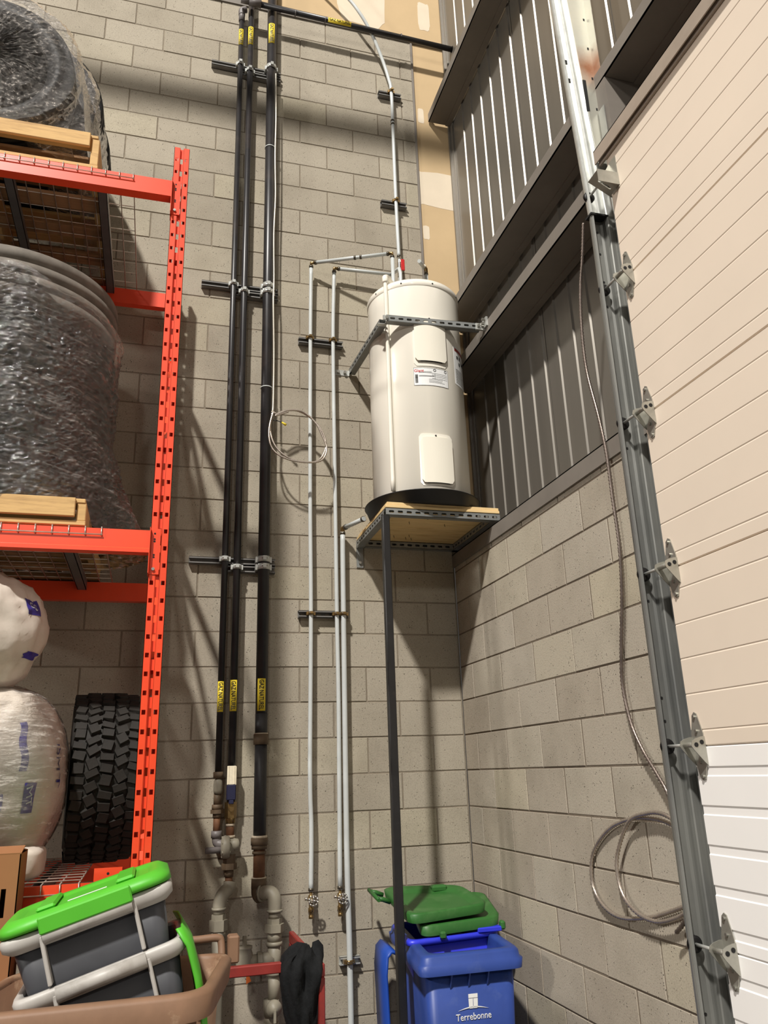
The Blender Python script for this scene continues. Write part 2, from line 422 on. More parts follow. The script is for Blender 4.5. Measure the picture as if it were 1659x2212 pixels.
# drywall beside and above the block wall
dw = MB(); dw.box((WXR, .004, 3.12), (.2, .2, 10.0)); dw.box((-4.2, .004, TOPZ), (WXR, .2, 10.0))
wall_upper = struct('wall_upper', dw, 'drywall')
def blob(x0, x1, z0, z1, name, seed):
    random.seed(seed); pts = []
    for i in range(28):
        a = 2*PI*i/28; r = 1+random.uniform(-.05, .05); cx, cz = math.cos(a), math.sin(a)
        px = math.copysign(abs(cx)**.35, cx); pz = math.copysign(abs(cz)**.35, cz)
        pts.append((min(.198, max(WXR+.004, (x0+x1)/2+px*(x1-x0)/2*r)) if x1 > 0 else (x0+x1)/2+px*(x1-x0)/2*r, (z0+z1)/2+pz*(z1-z0)/2*r))
    return obj(name, MB().prism(pts, .0016, basis((0, .0045, 0), (1, 0, 0), (0, 0, 1), (0, -1, 0))), 'drywall_patch', wall_upper)
blob(-.12, .25, 5.80, 6.12, 'joint_compound', 1); blob(-.70, -.30, 7.42, 9.3, 'joint_compound', 2)
blob(-.08, -.03, 5.50, 5.62, 'joint_compound', 3); blob(-.07, -.02, 6.58, 6.72, 'joint_compound', 4); blob(-.02, .08, 7.55, 7.85, 'joint_compound', 5)
random.seed(11)
struct('unseen_roof_pipe', MB().cyl((-7, -2.0, 8.42), (.19, -2.0, 8.42), .085, 16), 'galv_dull')  # out-of-view roof pipe, added to cast the soft shadow band across the wall
t = struct('trim_1', bx((WXR-.012, -.008, 3.12), (WXR+.004, .004, TOPZ)), 'girt')
t = struct('trim_2', bx((-4.2, -.012, TOPZ-.005), (.19, .004, TOPZ+.055)), 'girt')

# ribbed metal cladding at x = 0.2, one object a sheet
SX = .2; RP = .165; Y0 = -.114
siding = struct('wall_siding', bx((SX+.012, -7.0, RT-.1), (SX+.03, .2, 10.1)), 'girt')
def sheet(ya, yb, n):
    pr = []; y = ya; pr.append((SX, ya))
    for i in range(n):
        yc = ya-(i+1)*RP+.03
        for dy, dx in ((.010, 0), (.007, -.009), (-.001, -.009), (-.0072, 0)):
            pr.append((SX+dx, yc+dy))
    pr.append((SX, yb+.001)); pr.append((SX-.003, yb)); 
    vs = []; fs = []
    for x, y in pr: vs += [(x, y, RT-.02), (x, y, 10.0)]
    for i in range(len(pr)-1): fs.append((2*i, 2*i+1, 2*i+3, 2*i+2))
    return MB().add(vs, fs)
ya = Y0+.0
yb0 = 0.0
obj('cladding_sheet', MB().add([(SX, .1, RT), (SX, .1, 10.0), (SX, Y0, RT), (SX, Y0, 10.0)], [(0, 1, 3, 2)]), 'siding', siding)
for i in range(7):
    n = 6; obj('cladding_sheet', sheet(Y0-i*n*RP, Y0-(i+1)*n*RP, n), 'siding', siding, fix=False)
# corner flashing where the cladding meets the drywall
cf = struct('trim_3', bx((SX-.03, -.02, RT), (SX-.001, -.002, 10.0)).box((SX-.012, -.05, RT), (SX-.001, -.02, 10.0)), 'siding')

def girt(zb, zt, y0, y1, label, x0=.0, lip=True):
    g = MB(); t = .006
    g.box((x0, y0, zb), (x0+t, y1, zt)); g.box((x0, y0, zb), (SX-.0098, y1, zb+t)); g.box((SX-.016, y0, zb-.0), (SX-.0098, y1, zb+.03)); g.box((SX-.05, y0, zb-.008), (SX-.0098, y1, zb))
    return tag(obj('steel_girt', g, 'girt'), label, 'beam', 'steel girts across the cladding')
girt(6.59, 6.665, -.01, -6.9, 'topmost dark grey steel girt crossing the ribbed cladding', .01)
girt(4.74, 4.81, -.01, -6.9, 'dark grey steel girt passing above the heater top and over the door')
girt(4.265, 4.345, -.01, -2.1, 'dark grey steel girt that the water heater front brace is bolted to')
sill = MB().box((-.012, -2.2, RT-.03), (.006, 0, RT+.055)).box((-.012, -2.2, RT+.049), (SX-.018, 0, RT+.055))
tag(obj('sill_channel', sill, 'girt'), 'dark grey steel channel capping the low block wall under the cladding', 'beam')
jp = MB().box((.0, -2.225, RT+.055), (.19, -2.13, 4.735)); tag(obj('jamb_post', jp, 'girt'), 'dark steel jamb post behind the door track above the block wall', 'post')

# ------------------------------------------------------------------ sectional door
DY0, DY1, DX = -2.222, -6.6, -.05
door = struct('door_1', bx((-.018, DY1+.02, .02), (-.01, DY0-.02, 4.25)), 'dark')
SH = .61
def section(z0, style, m):
    pr = [(0, DX+.006), (.004, DX)]
    if style == 'cream':
        for g in (.05, .17, .29, .41, .53): pr += [(g-.004, DX), (g, DX+.0019), (g+.004, DX)]
    else:
        for g in (.05, .17, .29, .41, .53): pr += [(g-.016, DX), (g-.012, DX+.0032), (g+.012, DX+.0032), (g+.016, DX)]
    pr += [(SH-.005, DX), (SH-.001, DX+.006)]
    vs = []; fs = []
    for z, x in pr: vs += [(x, DY0, z0+z), (x, DY1, z0+z)]
    for i in range(len(pr)-1): fs.append((2*i, 2*i+1, 2*i+3, 2*i+2))
    n = len(vs); vs += [(-.006, DY0, z0), (-.006, DY1, z0), (-.006, DY0, z0+SH-.001), (-.006, DY1, z0+SH-.001)]
    fs += [tuple([n+2]+[2*i for i in range(len(pr)-1, -1, -1)]+[n]), (0, 1, n+1, n), (2*len(pr)-2, 2*len(pr)-1, n+3, n+2), (n, n+1, n+3, n+2)]
    return obj('door_section', MB().add(vs, fs), m, door, fix=False)
for i in range(7): section(i*SH, 'white' if i < 3 else 'cream', 'door_white' if i < 3 else 'door_cream')
def hinge(z, flip=1):
    x0 = DX-.001; yc = -2.256; h = MB()
    P = basis((x0, yc, z), (0, 1, 0), (0, 0, 1), (-1, 0, 0))
    # long leaf plate, pointed at both ends
    h.prism([(-.012, -.105), (.004, -.108), (.016, -.098), (.03, -.04), (.03, .04), (.014, .1), (.002, .11), (-.010, .104), (-.03, .04), (-.032, -.04)], .003, P)
    # two ears that carry the roller shaft
    for yy in (-.030, .028):
        E = basis((x0, yc+yy, z), (-1, 0, 0), (0, 0, 1), (0, -1, 0) if yy < 0 else (0, 1, 0))
        h.prism([(0, -.062), (.012, -.05), (.046, -.012), (.054, 0), (.05, .016), (.036, .024), (.012, .03), (0, .03)], .003, E)
    h.cyl((x0-.036, yc-.03, z+.004), (x0-.036, yc+.03, z+.004), .0085, 12)
    hg = obj('hinge', h, 'hinge', door)
    b = MB()
    for dy, dz in ((.002, .094), (.0, .048), (.0, -.05), (-.002, -.096)): b.cyl((x0-.003, yc+dy, z+dz), (x0-.009, yc+dy, z+dz), .006, 8, False)
    objs('bolt', b, 'bolt', hg)
    hl = MB()
    for dx, dz in ((.036, .004), (.014, .012)): hl.cyl((x0-dx, yc-.0345, z+dz), (x0-dx, yc-.033, z+dz), .0075, 12)
    objs('tube_end', hl, 'dark', hg)
    r = MB().cyl((x0-.036, yc+.02, z+.004), (x0-.036, -2.132, z+.004), .0055, 10); obj('roller_shaft', r, 'galv_bright', hg)
    rl = MB().lathe([(.0, -.008), (.018, -.008), (.026, -.005), (.022, 0), (.026, .005), (.018, .008), (0, .008)], 20, basis((x0-.036, -2.130, z+.004), (1, 0, 0), (0, 0, 1), (0, -1, 0)))
    obj('roller', rl, 'black_roller', hg)
for i in range(1, 7): hinge(i*SH)
# slotted bracket carrying the topmost roller
tb = MB(); zc = 4.10; x0 = DX
tb.box((x0-.003, -2.285, zc-.03), (x0, -2.235, zc+.13))
tb.slotplate(.11, .075, [(.055, .04, .028, .005)], .003, basis((x0-.10, -2.285, zc+.035), (1, 0, -.55), (0, 1, 0), (-.48, 0, -.87)), True)
tb.box((x0-.10, -2.287, zc-.02), (x0-.0, -2.284, zc+.04)); tb.prism([(0, 0), (.06, .0), (0, .1)], .003, basis((x0, -2.237, zc+.03), (-1, 0, 0), (0, 0, 1), (0, 1, 0)))
tbo = obj('top_bracket', tb, 'hinge', door)
obj('roller_shaft', MB().cyl((x0-.05, -2.27, zc+.03), (x0-.05, -2.132, zc+.03), .0055, 10), 'galv_bright', tbo)
obj('roller', MB().lathe([(0, -.008), (.018, -.008), (.026, -.005), (.022, 0), (.026, .005), (.018, .008), (0, .008)], 20, basis((x0-.05, -2.13, zc+.03), (1, 0, 0), (0, 0, 1), (0, -1, 0))), 'black_roller', tbo)
hd = MB().box((-.075, DY1, 4.275), (-.07, -2.17, 4.345)).box((-.075, DY1, 4.34), (.03, -2.17, 4.345)).box((-.06, DY1, 4.262), (-.052, -2.18, 4.30))
obj('top_seal', hd, 'wood_strip', door)

def trackprofile():   # local (x, y): open towards -y
    o = [(-.060, -.036), (-.064, -.040), (-.070, -.038), (-.072, -.030), (-.066, -.012), (-.058, -.003), (-.046, 0), (-.012, 0), (-.002, -.004), (.0, -.012), (.0, -.040), (.004, -.044), (.034, -.044)]
    return o
def track(z0, z1, x0, x1, yb, name, parent, m):
    pr = trackprofile(); t = .0022; vs = []; fs = []; n = len(pr)
    off = [(x+(.0022 if x < -.03 else 0)-.0, y+t) for x, y in pr]
    for z, xo in ((z0, x0), (z1, x1)):
        vs += [(x+xo, y+yb, z) for x, y in pr]+[(x+xo-(.0022 if x < -.04 else (-.0022 if x > -.003 else 0)), y+yb+t, z) for x, y in pr]
    for i in range(n-1):
        fs += [(i, i+1, 2*n+i+1, 2*n+i), (n+i+1, n+i, 3*n+i, 3*n+i+1)]
    fs += [(0, 2*n, 3*n, n), (n-1, 2*n-1, 4*n-1, 3*n-1)]
    return obj(name, MB().add(vs, fs, False), m, parent, fix=False)
tr = thing('door_track', 'galvanized steel vertical roller track beside the sectional door', 'door track', (-.05, -2.12, 0))
track(0, 4.03, -.037, -.037, -2.108, 'track_rail', tr, 'galv')
track(4.034, 6.6, -.037, -.150, -2.104, 'track_rail', tr, 'galv_bright')
a = MB().box((-.006, -2.155, .0), (-.003, -2.20, 4.6)); obj('jamb_angle', a, 'galv', tr)
al = MB().prism([(-.034, 4.20), (.006, 4.20), (.006, 6.6), (-.148, 6.6)], .003, basis((0, -2.146, 0), (1, 0, 0), (0, 0, 1), (0, -1, 0)))
al.box((.004, -2.20, 4.20), (.007, -2.149, 6.6))
tro = obj('track_angle', al, 'track_rust', tr)
for z in (4.42, 4.62, 4.80, 4.98, 5.16, 5.36): obj('bolt_hole', MB().box((-.012, -2.1500, z-.007), (-.004, -2.1492, z+.007)), 'dark', tro)
obj('plate_slot', MB().box((-.062, -2.1500, 4.60), (-.045, -2.1492, 4.78)), 'dark', tro)
ah = MB()
for z in (3.86, 3.97, 3.72, 3.6, 4.07, 2.96, 2.35, 2.0, 1.92, 1.02, .96): ah.cyl((-.068, -2.1078, z), (-.068, -2.1098, z), .005, 8)
for z, xx in ((4.92, -.112), (4.81, -.108)): ah.box((xx-.012, -2.1060, z-.012), (xx+.012, -2.1045, z+.012))
objs('bolt_hole', ah, 'dark', tr)
sj = MB().box((-.115, -2.152, 4.027), (-.03, -2.105, 4.036)); obj('rail_joint', sj, 'dark', tr)

# ------------------------------------------------------------------ water heater on its wall shelf
TC = (-.345, -.43); TR = .288; TZ0, TZ1 = 3.235, 4.63
def arcpatch(a0, a1, z0, z1, r, t, rr=.02, n=14):
    # rounded rectangular patch bent round the tank; angles in radians measured at the tank axis
    w_ = (a1-a0)*r; h = z1-z0; pts = []
    for cx, cz, s0 in ((w_-rr, h-rr, 0), (rr, h-rr, 1), (rr, rr, 2), (w_-rr, rr, 3)):
        for k in range(6):
            a = (s0+k/5)*PI/2; pts.append((cx+rr*math.cos(a), cz+rr*math.sin(a)))
    rows_ = 13; mb = MB(); F = []; B = []
    # grid clipped to rounded outline: per column z limits
    for i in range(n+1):
        u = w_*i/n; lo, hi = 0, h
        if u < rr: d = rr-math.sqrt(max(0, rr*rr-(rr-u)**2)); lo, hi = d, h-d
        if u > w_-rr: d = rr-math.sqrt(max(0, rr*rr-(u-w_+rr)**2)); lo, hi = d, h-d
        a = a0+u/r
        for z in (lo, hi):
            for q_ in (r, r+t): F.append((TC[0]+q_*math.cos(a), TC[1]+q_*math.sin(a), z0+z))
    fs = []
    for i in range(n):
        o = i*4; p = o+4
        fs += [(o+1, p+1, p+3, o+3), (o, o+1, o+3, o+2)[::1] if i == 0 else (o+0, p+0, p+1, o+1), (o+2, o+3, p+3, p+2), (o, p, p+1, o+1)]
    fs += [(n*4, n*4+2, n*4+3, n*4+1)]
    return mb.add(F, fs)
wh = thing('water_heater', 'white cylindrical electric water heater standing on the wall shelf', 'water heater', (TC[0], TC[1], TZ0))
prof = [(0, 0), (TR-.006, 0), (TR, .006), (TR, TZ1-TZ0-.05), (TR+.004, TZ1-TZ0-.046), (TR+.004, TZ1-TZ0-.012), (TR-.006, TZ1-TZ0), (TR-.03, TZ1-TZ0+.006), (0, TZ1-TZ0+.02)]
obj('tank_body', MB().lathe(prof[:4], 96, Matrix.Translation((*TC, TZ0))), 'heater', wh)
obj('top_cap', MB().lathe(prof[3:], 96, Matrix.Translation((*TC, TZ0))), 'heater', wh)
A0 = -PI/2
fp = obj('access_panel', arcpatch(A0-.36, A0+.36, 4.03, 4.36, TR, .003, .02), 'heater', wh); obj('cover_plate', arcpatch(A0-.33, A0+.33, 4.06, 4.34, TR+.003, .012, .022), 'heater_panel', fp)
fp = obj('access_panel', arcpatch(A0-.34, A0+.36, 3.285, 3.60, TR, .003, .02), 'heater', wh); obj('cover_plate', arcpatch(A0-.31, A0+.33, 3.30, 3.575, TR+.003, .012, .022), 'heater_panel', fp)
scr = MB()
for a, z in ((A0-.55, 4.60), (A0+.12, 4.60), (A0+.9, 4.60), (A0-1.2, 4.60), (A0, 3.588), (A0, 4.35)):
    c, s_ = math.cos(a), math.sin(a); r0 = TR+.003; scr.cyl((TC[0]+r0*c, TC[1]+r0*s_, z), (TC[0]+(r0+.003)*c, TC[1]+(r0+.003)*s_, z), .005, 8)
objs('screw', scr, 'dark', wh)
# wiring conduit up the side
ca = math.atan2(-.19, -.235); cx, cy = TC[0]+(TR+.013)*math.cos(ca), TC[1]+(TR+.013)*math.sin(ca)
obj('conduit', MB().tube(smooth_path([(cx, cy, 3.275), (cx, cy, 3.8), (cx, cy, 4.60), (cx, cy, 4.665), (cx+.03, cy+.04, 4.70), (cx+.11, cy+.1, 4.655), (cx+.13, cy+.14, 4.64)], 5), .0125, 12), 'heater', wh)
obj('conduit_bushing', MB().lathe([(0, 0), (.016, 0), (.019, .01), (.019, .04), (.014, .05), (0, .05)], 16, Matrix.Translation((cx, cy, 4.63))), 'heater', wh)
# rating sticker with its print
S0, S1, SZ0, SZ1 = A0-.38, A0+.37, 3.905, 4.02
st = obj('rating_sticker', arcpatch(S0, S1, SZ0, SZ1, TR+.0006, .0008, .003), 'white_print', wh)
def on_tank(me, a, z, r):   # bends a flat mesh (x right, y up) round the tank, centred at angle a, height z
    for v in me.vertices:
        an = a+v.co.x/r; rad = r+v.co.z; v.co = (TC[0]+rad*math.cos(an), TC[1]+rad*math.sin(an), z+v.co.y)
    return me
def flatrect(x0, x1, y0, y1, n=6):
    vs = []; fs = []
    for i in range(n+1): x = x0+(x1-x0)*i/n; vs += [(x, y0, .0004), (x, y1, .0004)]
    for i in range(n): fs.append((2*i, 2*i+2, 2*i+3, 2*i+1))
    return vs, fs
sw = (S1-S0)*TR; hw = sw/2
tm = tmesh('Giant', .026, Matrix.Identity(4), .0002, 1.0, .0004, 1); obj('brand_lettering', on_tank(tm, A0-.27, 3.999, TR+.002), 'red_handle', st)
pr = MB()
for x0, x1, y0, y1 in [(-hw, hw, .056, .0575), (-hw, hw, -.0575, -.056), (-hw, -hw+.0015, -.0575, .0575), (hw-.0015, hw, -.0575, .0575)]: pr.add(*flatrect(x0, x1, y0, y1, 10))
for y in (.030, .024, .005, .0): pr.add(*flatrect(-hw+.03, -.015+random.uniform(0, .03), y, y+.0018))
for y in (.022, .012, .002, -.01): pr.add(*flatrect(.0, hw-.008, y, y+.0015, 8))
pr.add(*flatrect(.018, .0195, -.012, .022, 1))
for y in (-.018, -.028, -.036): pr.add(*flatrect(-.02, hw-.02-random.uniform(0, .04), y, y+.0015, 8))
y = -.042
while y < .014: hh = random.choice((.0014, .0022, .003)); pr.add(*flatrect(-hw+.008, -hw+.024, y, y+hh, 2)); y += hh+random.choice((.0015, .0024))
pm = pr.mesh('print'); obj('fine_print', on_tank(pm, A0-.005, 3.9625, TR+.0018), 'ink', st)
cm = MB()
for x in (.018, hw-.018): cm.lathe([(.006, .0005), (.009, .0005)], 16, Matrix.Translation((x, .044, 0)))
obj('approval_mark', on_tank(cm.mesh('mark'), A0-.005, 3.9625, TR+.002), 'ink', st)
st2 = obj('warning_sticker', arcpatch(A0+.60, A0+1.12, 3.96, 4.22, TR+.0006, .0008, .003), 'white_print', wh)
pr = MB()
for i in range(9): pr.add(*flatrect(-.062, .05-random.uniform(0, .03), -.115+i*.011, -.112+i*.011, 6))
for bx_, by_ in ((-.045, .05), (-.015, .052), (.02, .03), (.04, .028), (-.02, .012)): pr.add(*flatrect(bx_, bx_+.018, by_, by_+.022, 3))
obj('fine_print', on_tank(pr.mesh('print'), A0+.86, 4.09, TR+.0018), 'ink', st2)
pr = MB(); pr.add(*flatrect(-.065, .065, .098, .118, 8)); obj('red_band', on_tank(pr.mesh('print'), A0+.86, 4.09, TR+.0018), 'red_tag', st2)

# drain pan
PR = .335
tag(obj('drain_pan', MB().lathe([(0, 3.19), (PR-.02, 3.19), (PR, 3.246), (PR+.006, 3.248), (PR+.003, 3.252), (PR-.006, 3.249), (PR-.024, 3.196), (0, 3.196)], 72, Matrix.Translation((*TC, 0))), 'pan_black'), 'black drain pan under the water heater', 'pan')

# shelf
SHX0, SHX1, SHY = -.645, .03, -.68; Z0 = 3.112
sh = thing('wall_shelf', 'plywood and slotted steel strut shelf holding up the water heater', 'shelf', (-.31, 0, Z0))
obj('plywood_board', bx((SHX0+.0, SHY, 3.155), (SHX1, -.02, 3.172), .002), 'ply', sh); obj('plywood_board', bx((SHX0+.01, SHY+.006, 3.1725), (SHX1-.002, -.024, 3.1895), .002), 'ply', sh)
def strut(L, mx, slots=True, H=.041, D=.041, pitch=.0508):
    # strut along local x, slotted web facing local +z (front), height along local y
    mb = MB(); n = int(L/pitch); off = (L-(n-1)*pitch)/2
    if slots: mb.slotplate(L, H, [(off+i*pitch, H/2, .015, .0068) for i in range(n)], .0025, mx)
    else: mb.box((0, 0, -.0025), (L, H, 0), mx)
    mb.box((0, 0, -D), (L, .0025, 0), mx); mb.box((0, H-.0025, -D), (L, H, 0), mx)
    mb.box((0, .0025, -D), (L, .0095, -D+.0025), mx); mb.box((0, H-.0095, -D), (L, H-.0025, -D+.0025), mx)
    mb.box((0, .003, -D*.62), (L, H-.003, -D*.6), mx) if False else None
    return mb
obj('front_strut', strut(SHX1-SHX0, basis((SHX0, SHY, Z0), (1, 0, 0), (0, 0, 1), (0, -1, 0))), 'galv_dull', sh)
obj('back_strut', strut(SHX1-SHX0-.05, basis((SHX0+.05, -.042, Z0), (1, 0, 0), (0, 0, 1), (0, -1, 0))), 'galv_dull', sh)
obj('side_strut', strut(-SHY-.04, basis((SHX0+.0, -.0, Z0), (0, -1, 0), (0, 0, 1), (-1, 0, 0))), 'galv_dull', sh)
obj('side_strut', strut(-SHY-.04, basis((SHX1-.046, -.0, Z0), (0, -1, 0), (0, 0, 1), (-1, 0, 0))), 'galv_dull', sh)
br = MB().box((SHX0-.0, -.006, 2.985), (SHX0+.042, 0, Z0)).box((SHX0, -.07, Z0-.006), (SHX0+.042, -.0, Z0)); bo = obj('angle_bracket', br, 'galv_dull', sh)
obj('bolt', MB().cyl((SHX0+.021, -.006, 3.015), (SHX0+.021, -.018, 3.015), .010, 6, False), 'bolt', bo)
nl = MB()
for i in range(9):
    x, y = random.uniform(SHX0+.1, -.08), random.uniform(SHY+.1, -.12); nl.cyl((x, y, 3.155), (x+.004, y+.003, 3.140), .0016, 5)
objs('screw_tip', nl, 'dark', sh)
bt = MB()
for x in (SHX1-.03, SHX1-.08, SHX1-.13): bt.cyl((x, SHY+.0, Z0+.0205), (x, SHY+.012, Z0+.0205), .008, 8, False)
objs('bolt', bt, 'bolt', sh)
PX, PY = -.644, -.662
post = MB().box((PX-.02, PY-.02, 0), (PX+.02, PY+.02, Z0), None, .004)
tag(obj('support_post', post, 'steel_black'), 'black square steel post under the front corner of the shelf', 'post')

# brace round the tank
bz = 4.30
tb_ = thing('tank_brace', 'slotted steel strut brace strapping the water heater to wall and girt', 'brace', (-.64, -.6, bz))
P0 = Vector((-.675, -.03, bz)); P1 = Vector((-.638, -.665, bz)); d = (P1-P0).normalized(); nrm = Vector((d.y, -d.x, 0))
nrm = -nrm if nrm.x > 0 else nrm
obj('side_strut', strut((P1-P0).length, basis(P0, d, (0, 0, 1), nrm)), 'galv_dull', tb_)
P2 = Vector((-.612, -.722, bz)); P3 = Vector((-.03, -.752, bz)); d2 = (P3-P2).normalized(); n2 = Vector((d2.y, -d2.x, 0))
obj('front_strut', strut((P3-P2).length, basis(P2, d2, (0, 0, 1), n2)), 'galv_dull', tb_)
ab = MB().box((-.655, -.69, bz-.004), (-.60, -.66, bz), None).box((-.632, -.725, bz+.006), (-.60, -.716, bz+.034))
ab.box((-.76, -.006, bz), (-.66, 0, bz+.04)); ab.box((-.672, -.07, bz-.0), (-.665, 0, bz+.042)); ab.box((-.06, -.757, bz-.004), (.0, -.742, bz+.038)); ab.box((-.012, -.80, bz+.005), (.0, -.745, bz+.065))
objs('angle_bracket', ab, 'galv_bright', tb_)
b = MB()
for p in ((-.745, -.006, bz+.02), (-.70, -.006, bz+.02)): b.cyl(p, (p[0], p[1]-.018, p[2]), .011, 6, False)
for p in ((-.61, -.717, bz+.02), (-.045, -.757, bz+.018), (-.02, -.757, bz+.022)): b.cyl(p, (p[0], p[1]-.014, p[2]), .010, 6, False)
for p in ((-.012, -.785, bz+.05), (-.012, -.77, bz+.03)): b.cyl(p, (p[0]-.02, p[1], p[2]), .009, 6, False)
objs('bolt', b, 'bolt', tb_)

# ------------------------------------------------------------------ pipe supports on the back wall
def rail(name, x0, x1, z, label, parts=(), H=.041, D=.041, m='rail_grey', slots=False):
    # open side to the room: back plate, two flanges, lips
    t = thing(name, label, 'bracket', ((x0+x1)/2, 0, z), 'strut rails on the back wall')
    mb = MB(); y = -D
    if slots: mb.slotplate(x1-x0, H, [(.03+i*.05, H/2, .014, .007) for i in range(int((x1-x0-.03)/.05))], .002, basis((x0, -.003, z-H/2), (1, 0, 0), (0, 0, 1), (0, -1, 0)))
    else: mb.box((x0, -.003, z-H/2), (x1, 0, z+H/2))
    for s_ in (-1, 1):
        zz = z+s_*H/2; mb.box((x0, y, zz-.0025*(s_ > 0)), (x1, 0, zz+.0025*(s_ < 0))); zl = zz-s_*.010
        mb.box((x0, y, min(zz, zl)), (x1, y+.003, max(zz, zl)))
    obj('strut_channel', mb, m, t); return t
def clamp(parent, x, z, r, yc, m='galv_bright', w_=.028):
    mb = MB().lathe([(r+.0015, -w_/2), (r+.004, -w_/2), (r+.004, w_/2), (r+.0015, w_/2)], 20, Matrix.Translation((x, yc, z)), True, True)
    mb.box((x-r-.014, yc+.0, z-w_/2), (x-r-.0, yc+r+.012, z+w_/2)); mb.box((x+r, yc, z-w_/2), (x+r+.014, yc+r+.012, z+w_/2))
    mb.box((x-.010, yc-r-.018, z-w_/2+.004), (x+.010, yc-r-.002, z+w_/2-.004))
    c = obj('pipe_clamp', mb, m, parent); obj('clamp_bolt', MB().cyl((x-.016, yc-r-.011, z), (x+.016, yc-r-.011, z), .0035, 8), 'bolt', c); return c
XA, XB, XC = -1.452, -1.382, -1.228; RA, RB, RC = .0185, .0215, .0335
YA = -.041-RA-.003; YB = -.041-RB-.003; YC = -.041-RC-.003
for z, nm in ((6.715, 'top'), (4.845, 'middle'), (2.975, 'lower')):
    t = rail('strut_rail', -1.655, -1.155, z+.012, {'top': 'long steel strut rail behind the three black gas pipes near the ceiling', 'middle': 'long steel strut rail behind the gas pipes level with the heater top', 'lower': 'long steel strut rail behind the gas pipes below shelf level'}[nm])
    t2 = rail('strut_rail', -1.44, -1.155, z-.034, {'top': 'short steel strut rail under the topmost long rail by the gas pipes', 'middle': 'short steel strut rail under the long rail level with the heater top', 'lower': 'short steel strut rail under the lowest long gas pipe rail'}[nm])
    clamp(t, XA, z+.018, RA, YA); clamp(t2, XB, z-.030, RB, YB)
    if nm != 'top': clamp(t, XC, z+.018, RC, YC, w_=.034); clamp(t2, XC, z-.028, RC, YC, w_=.034)
    else: clamp(t, XC, z+.018, RC, YC, w_=.034)
XD, XE, XF, XG = -.943, -.787, -.747, -.300; YP = -.058
r1 = rail('strut_rail', -1.013, -.715, 4.515, 'grey strut rail holding the two thin grey pipes beside the water heater'); clamp(r1, XD, 4.53, .0125, YP, 'brass', .02); clamp(r1, XE, 4.53, .0125, YP, 'brass', .02)
r2 = rail('strut_rail', -1.013, -.715, 2.683, 'slotted grey strut rail holding three grey pipes below the shelf', slots=True); clamp(r2, XD, 2.683, .0125, YP, 'brass', .02); clamp(r2, XE, 2.683, .0125, YP, 'brass', .02); clamp(r2, XF, 2.683, .0155, YP-.003, 'brass', .02)
r3 = rail('strut_rail', -.79, -.683, .842, 'short strut rail clamping one grey pipe near the blue bin', m='galv_bright'); clamp(r3, XF, .842, .0155, YP-.003, 'brass', .02)
r4 = rail('strut_rail', -.395, -.215, 6.757, 'short strut rail clamping the single grey pipe high on the wall'); clamp(r4, XG, 6.77, .013, YP, 'brass', .02)
r5 = rail('strut_rail', -.405, -.213, 5.735, 'short strut rail clamping the single grey pipe above the water heater'); clamp(r5, XG, 5.75, .013, YP, 'brass', .02)

# ------------------------------------------------------------------ gas pipes
def ring(mb, x, y, z0, z1, r, n=20, hexa=False): return mb.lathe([(0, z0), (r, z0), (r, z1), (0, z1)], 6 if hexa else n, Matrix.Translation((x, y, 0)), not hexa)
def gas_label(parent, x, y, r, z0, z1, size=.034):
    ang = 2.1*.022/r if r > .022 else 1.9
    ang = min(1.9, .046/r)
    L = MB().lathe([(r+.0008, z0), (r+.0012, z0), (r+.0012, z1), (r+.0008, z1)], 12, Matrix.Translation((x, y, 0)), True, True, -PI/2-ang/2-.18, -PI/2+ang/2-.18)
    lo = obj('yellow_label', L, 'label_yellow', parent)
    me = tmesh('GAZ NATUREL', size, Matrix.Identity(4), .0001, 1.0, .0007, 3)
    L0 = max(v.co.x for v in me.vertices)-min(v.co.x for v in me.vertices); k = (z1-z0)*.93/L0
    for v in me.vertices:
        u, vv = v.co.x*k, v.co.y
        a = -PI/2-.18+vv/(r+.002); rad = r+.0018+v.co.z
        v.co = (x+rad*math.cos(a), y+rad*math.sin(a), (z0+z1)/2-u)
    obj('lettering', me, 'ink', lo)
# thin left pipe
gA = thing('gas_pipe', 'thinnest black gas pipe, leftmost of the three risers', 'pipe', (XA, YA, 1.0), 'black gas risers')
obj('riser', MB().cyl((XA, YA, 1.80), (XA, YA, 7.16), RA), 'gas_black', gA); gas_label(gA, XA, YA, RA, 2.122, 2.287); gas_label(gA, XA, YA, RA, 6.90, 7.05)
mb = MB(); ring(mb, XA, YA, 1.775, 1.81, RA+.008); ring(mb, XA, YA, 1.62, 1.645, RA+.010); ring(mb, XA, YA, 1.60, 1.62, RA+.016, 8, True); ring(mb, XA, YA, 1.58, 1.60, RA+.004); ring(mb, XA, YA, 1.645, 1.70, RA+.002); obj('union_fitting', mb, 'iron_fitting', gA)
mb = MB().lathe([(0, .045), (.012, .042), (.021, .03), (.024, .01), (.024, -.02), (.020, -.036), (0, -.038)], 20, Matrix.Translation((XA, YA-.006, 1.735))); obj('elbow_cap', mb, 'grey_paint', gA)
obj('nipple', MB().cyl((XA, YA, 1.50), (XA, YA, 1.59), RA), 'rust_pipe', gA)
mb = MB(); ring(mb, XA, YA, 1.48, 1.515, RA+.009); mb.tube(smooth_path([(XA, YA, 1.49), (XA+.004, YA-.004, 1.458), (XA+.03, YA-.012, 1.448), (XA+.075, YA-.012, 1.447)], 4), .023, 14); obj('elbow', mb, 'grey_dark', gA)
mb = MB().cyl((XA, YA, 7.14), (XA, YA, 7.25), RA+.004).tube(smooth_path([(XA, YA, 7.2), (XA, YA-.0, 7.25), (XA+.03, YA, 7.27)], 4), RA+.006, 12); obj('elbow', mb, 'grey_dark', gA)
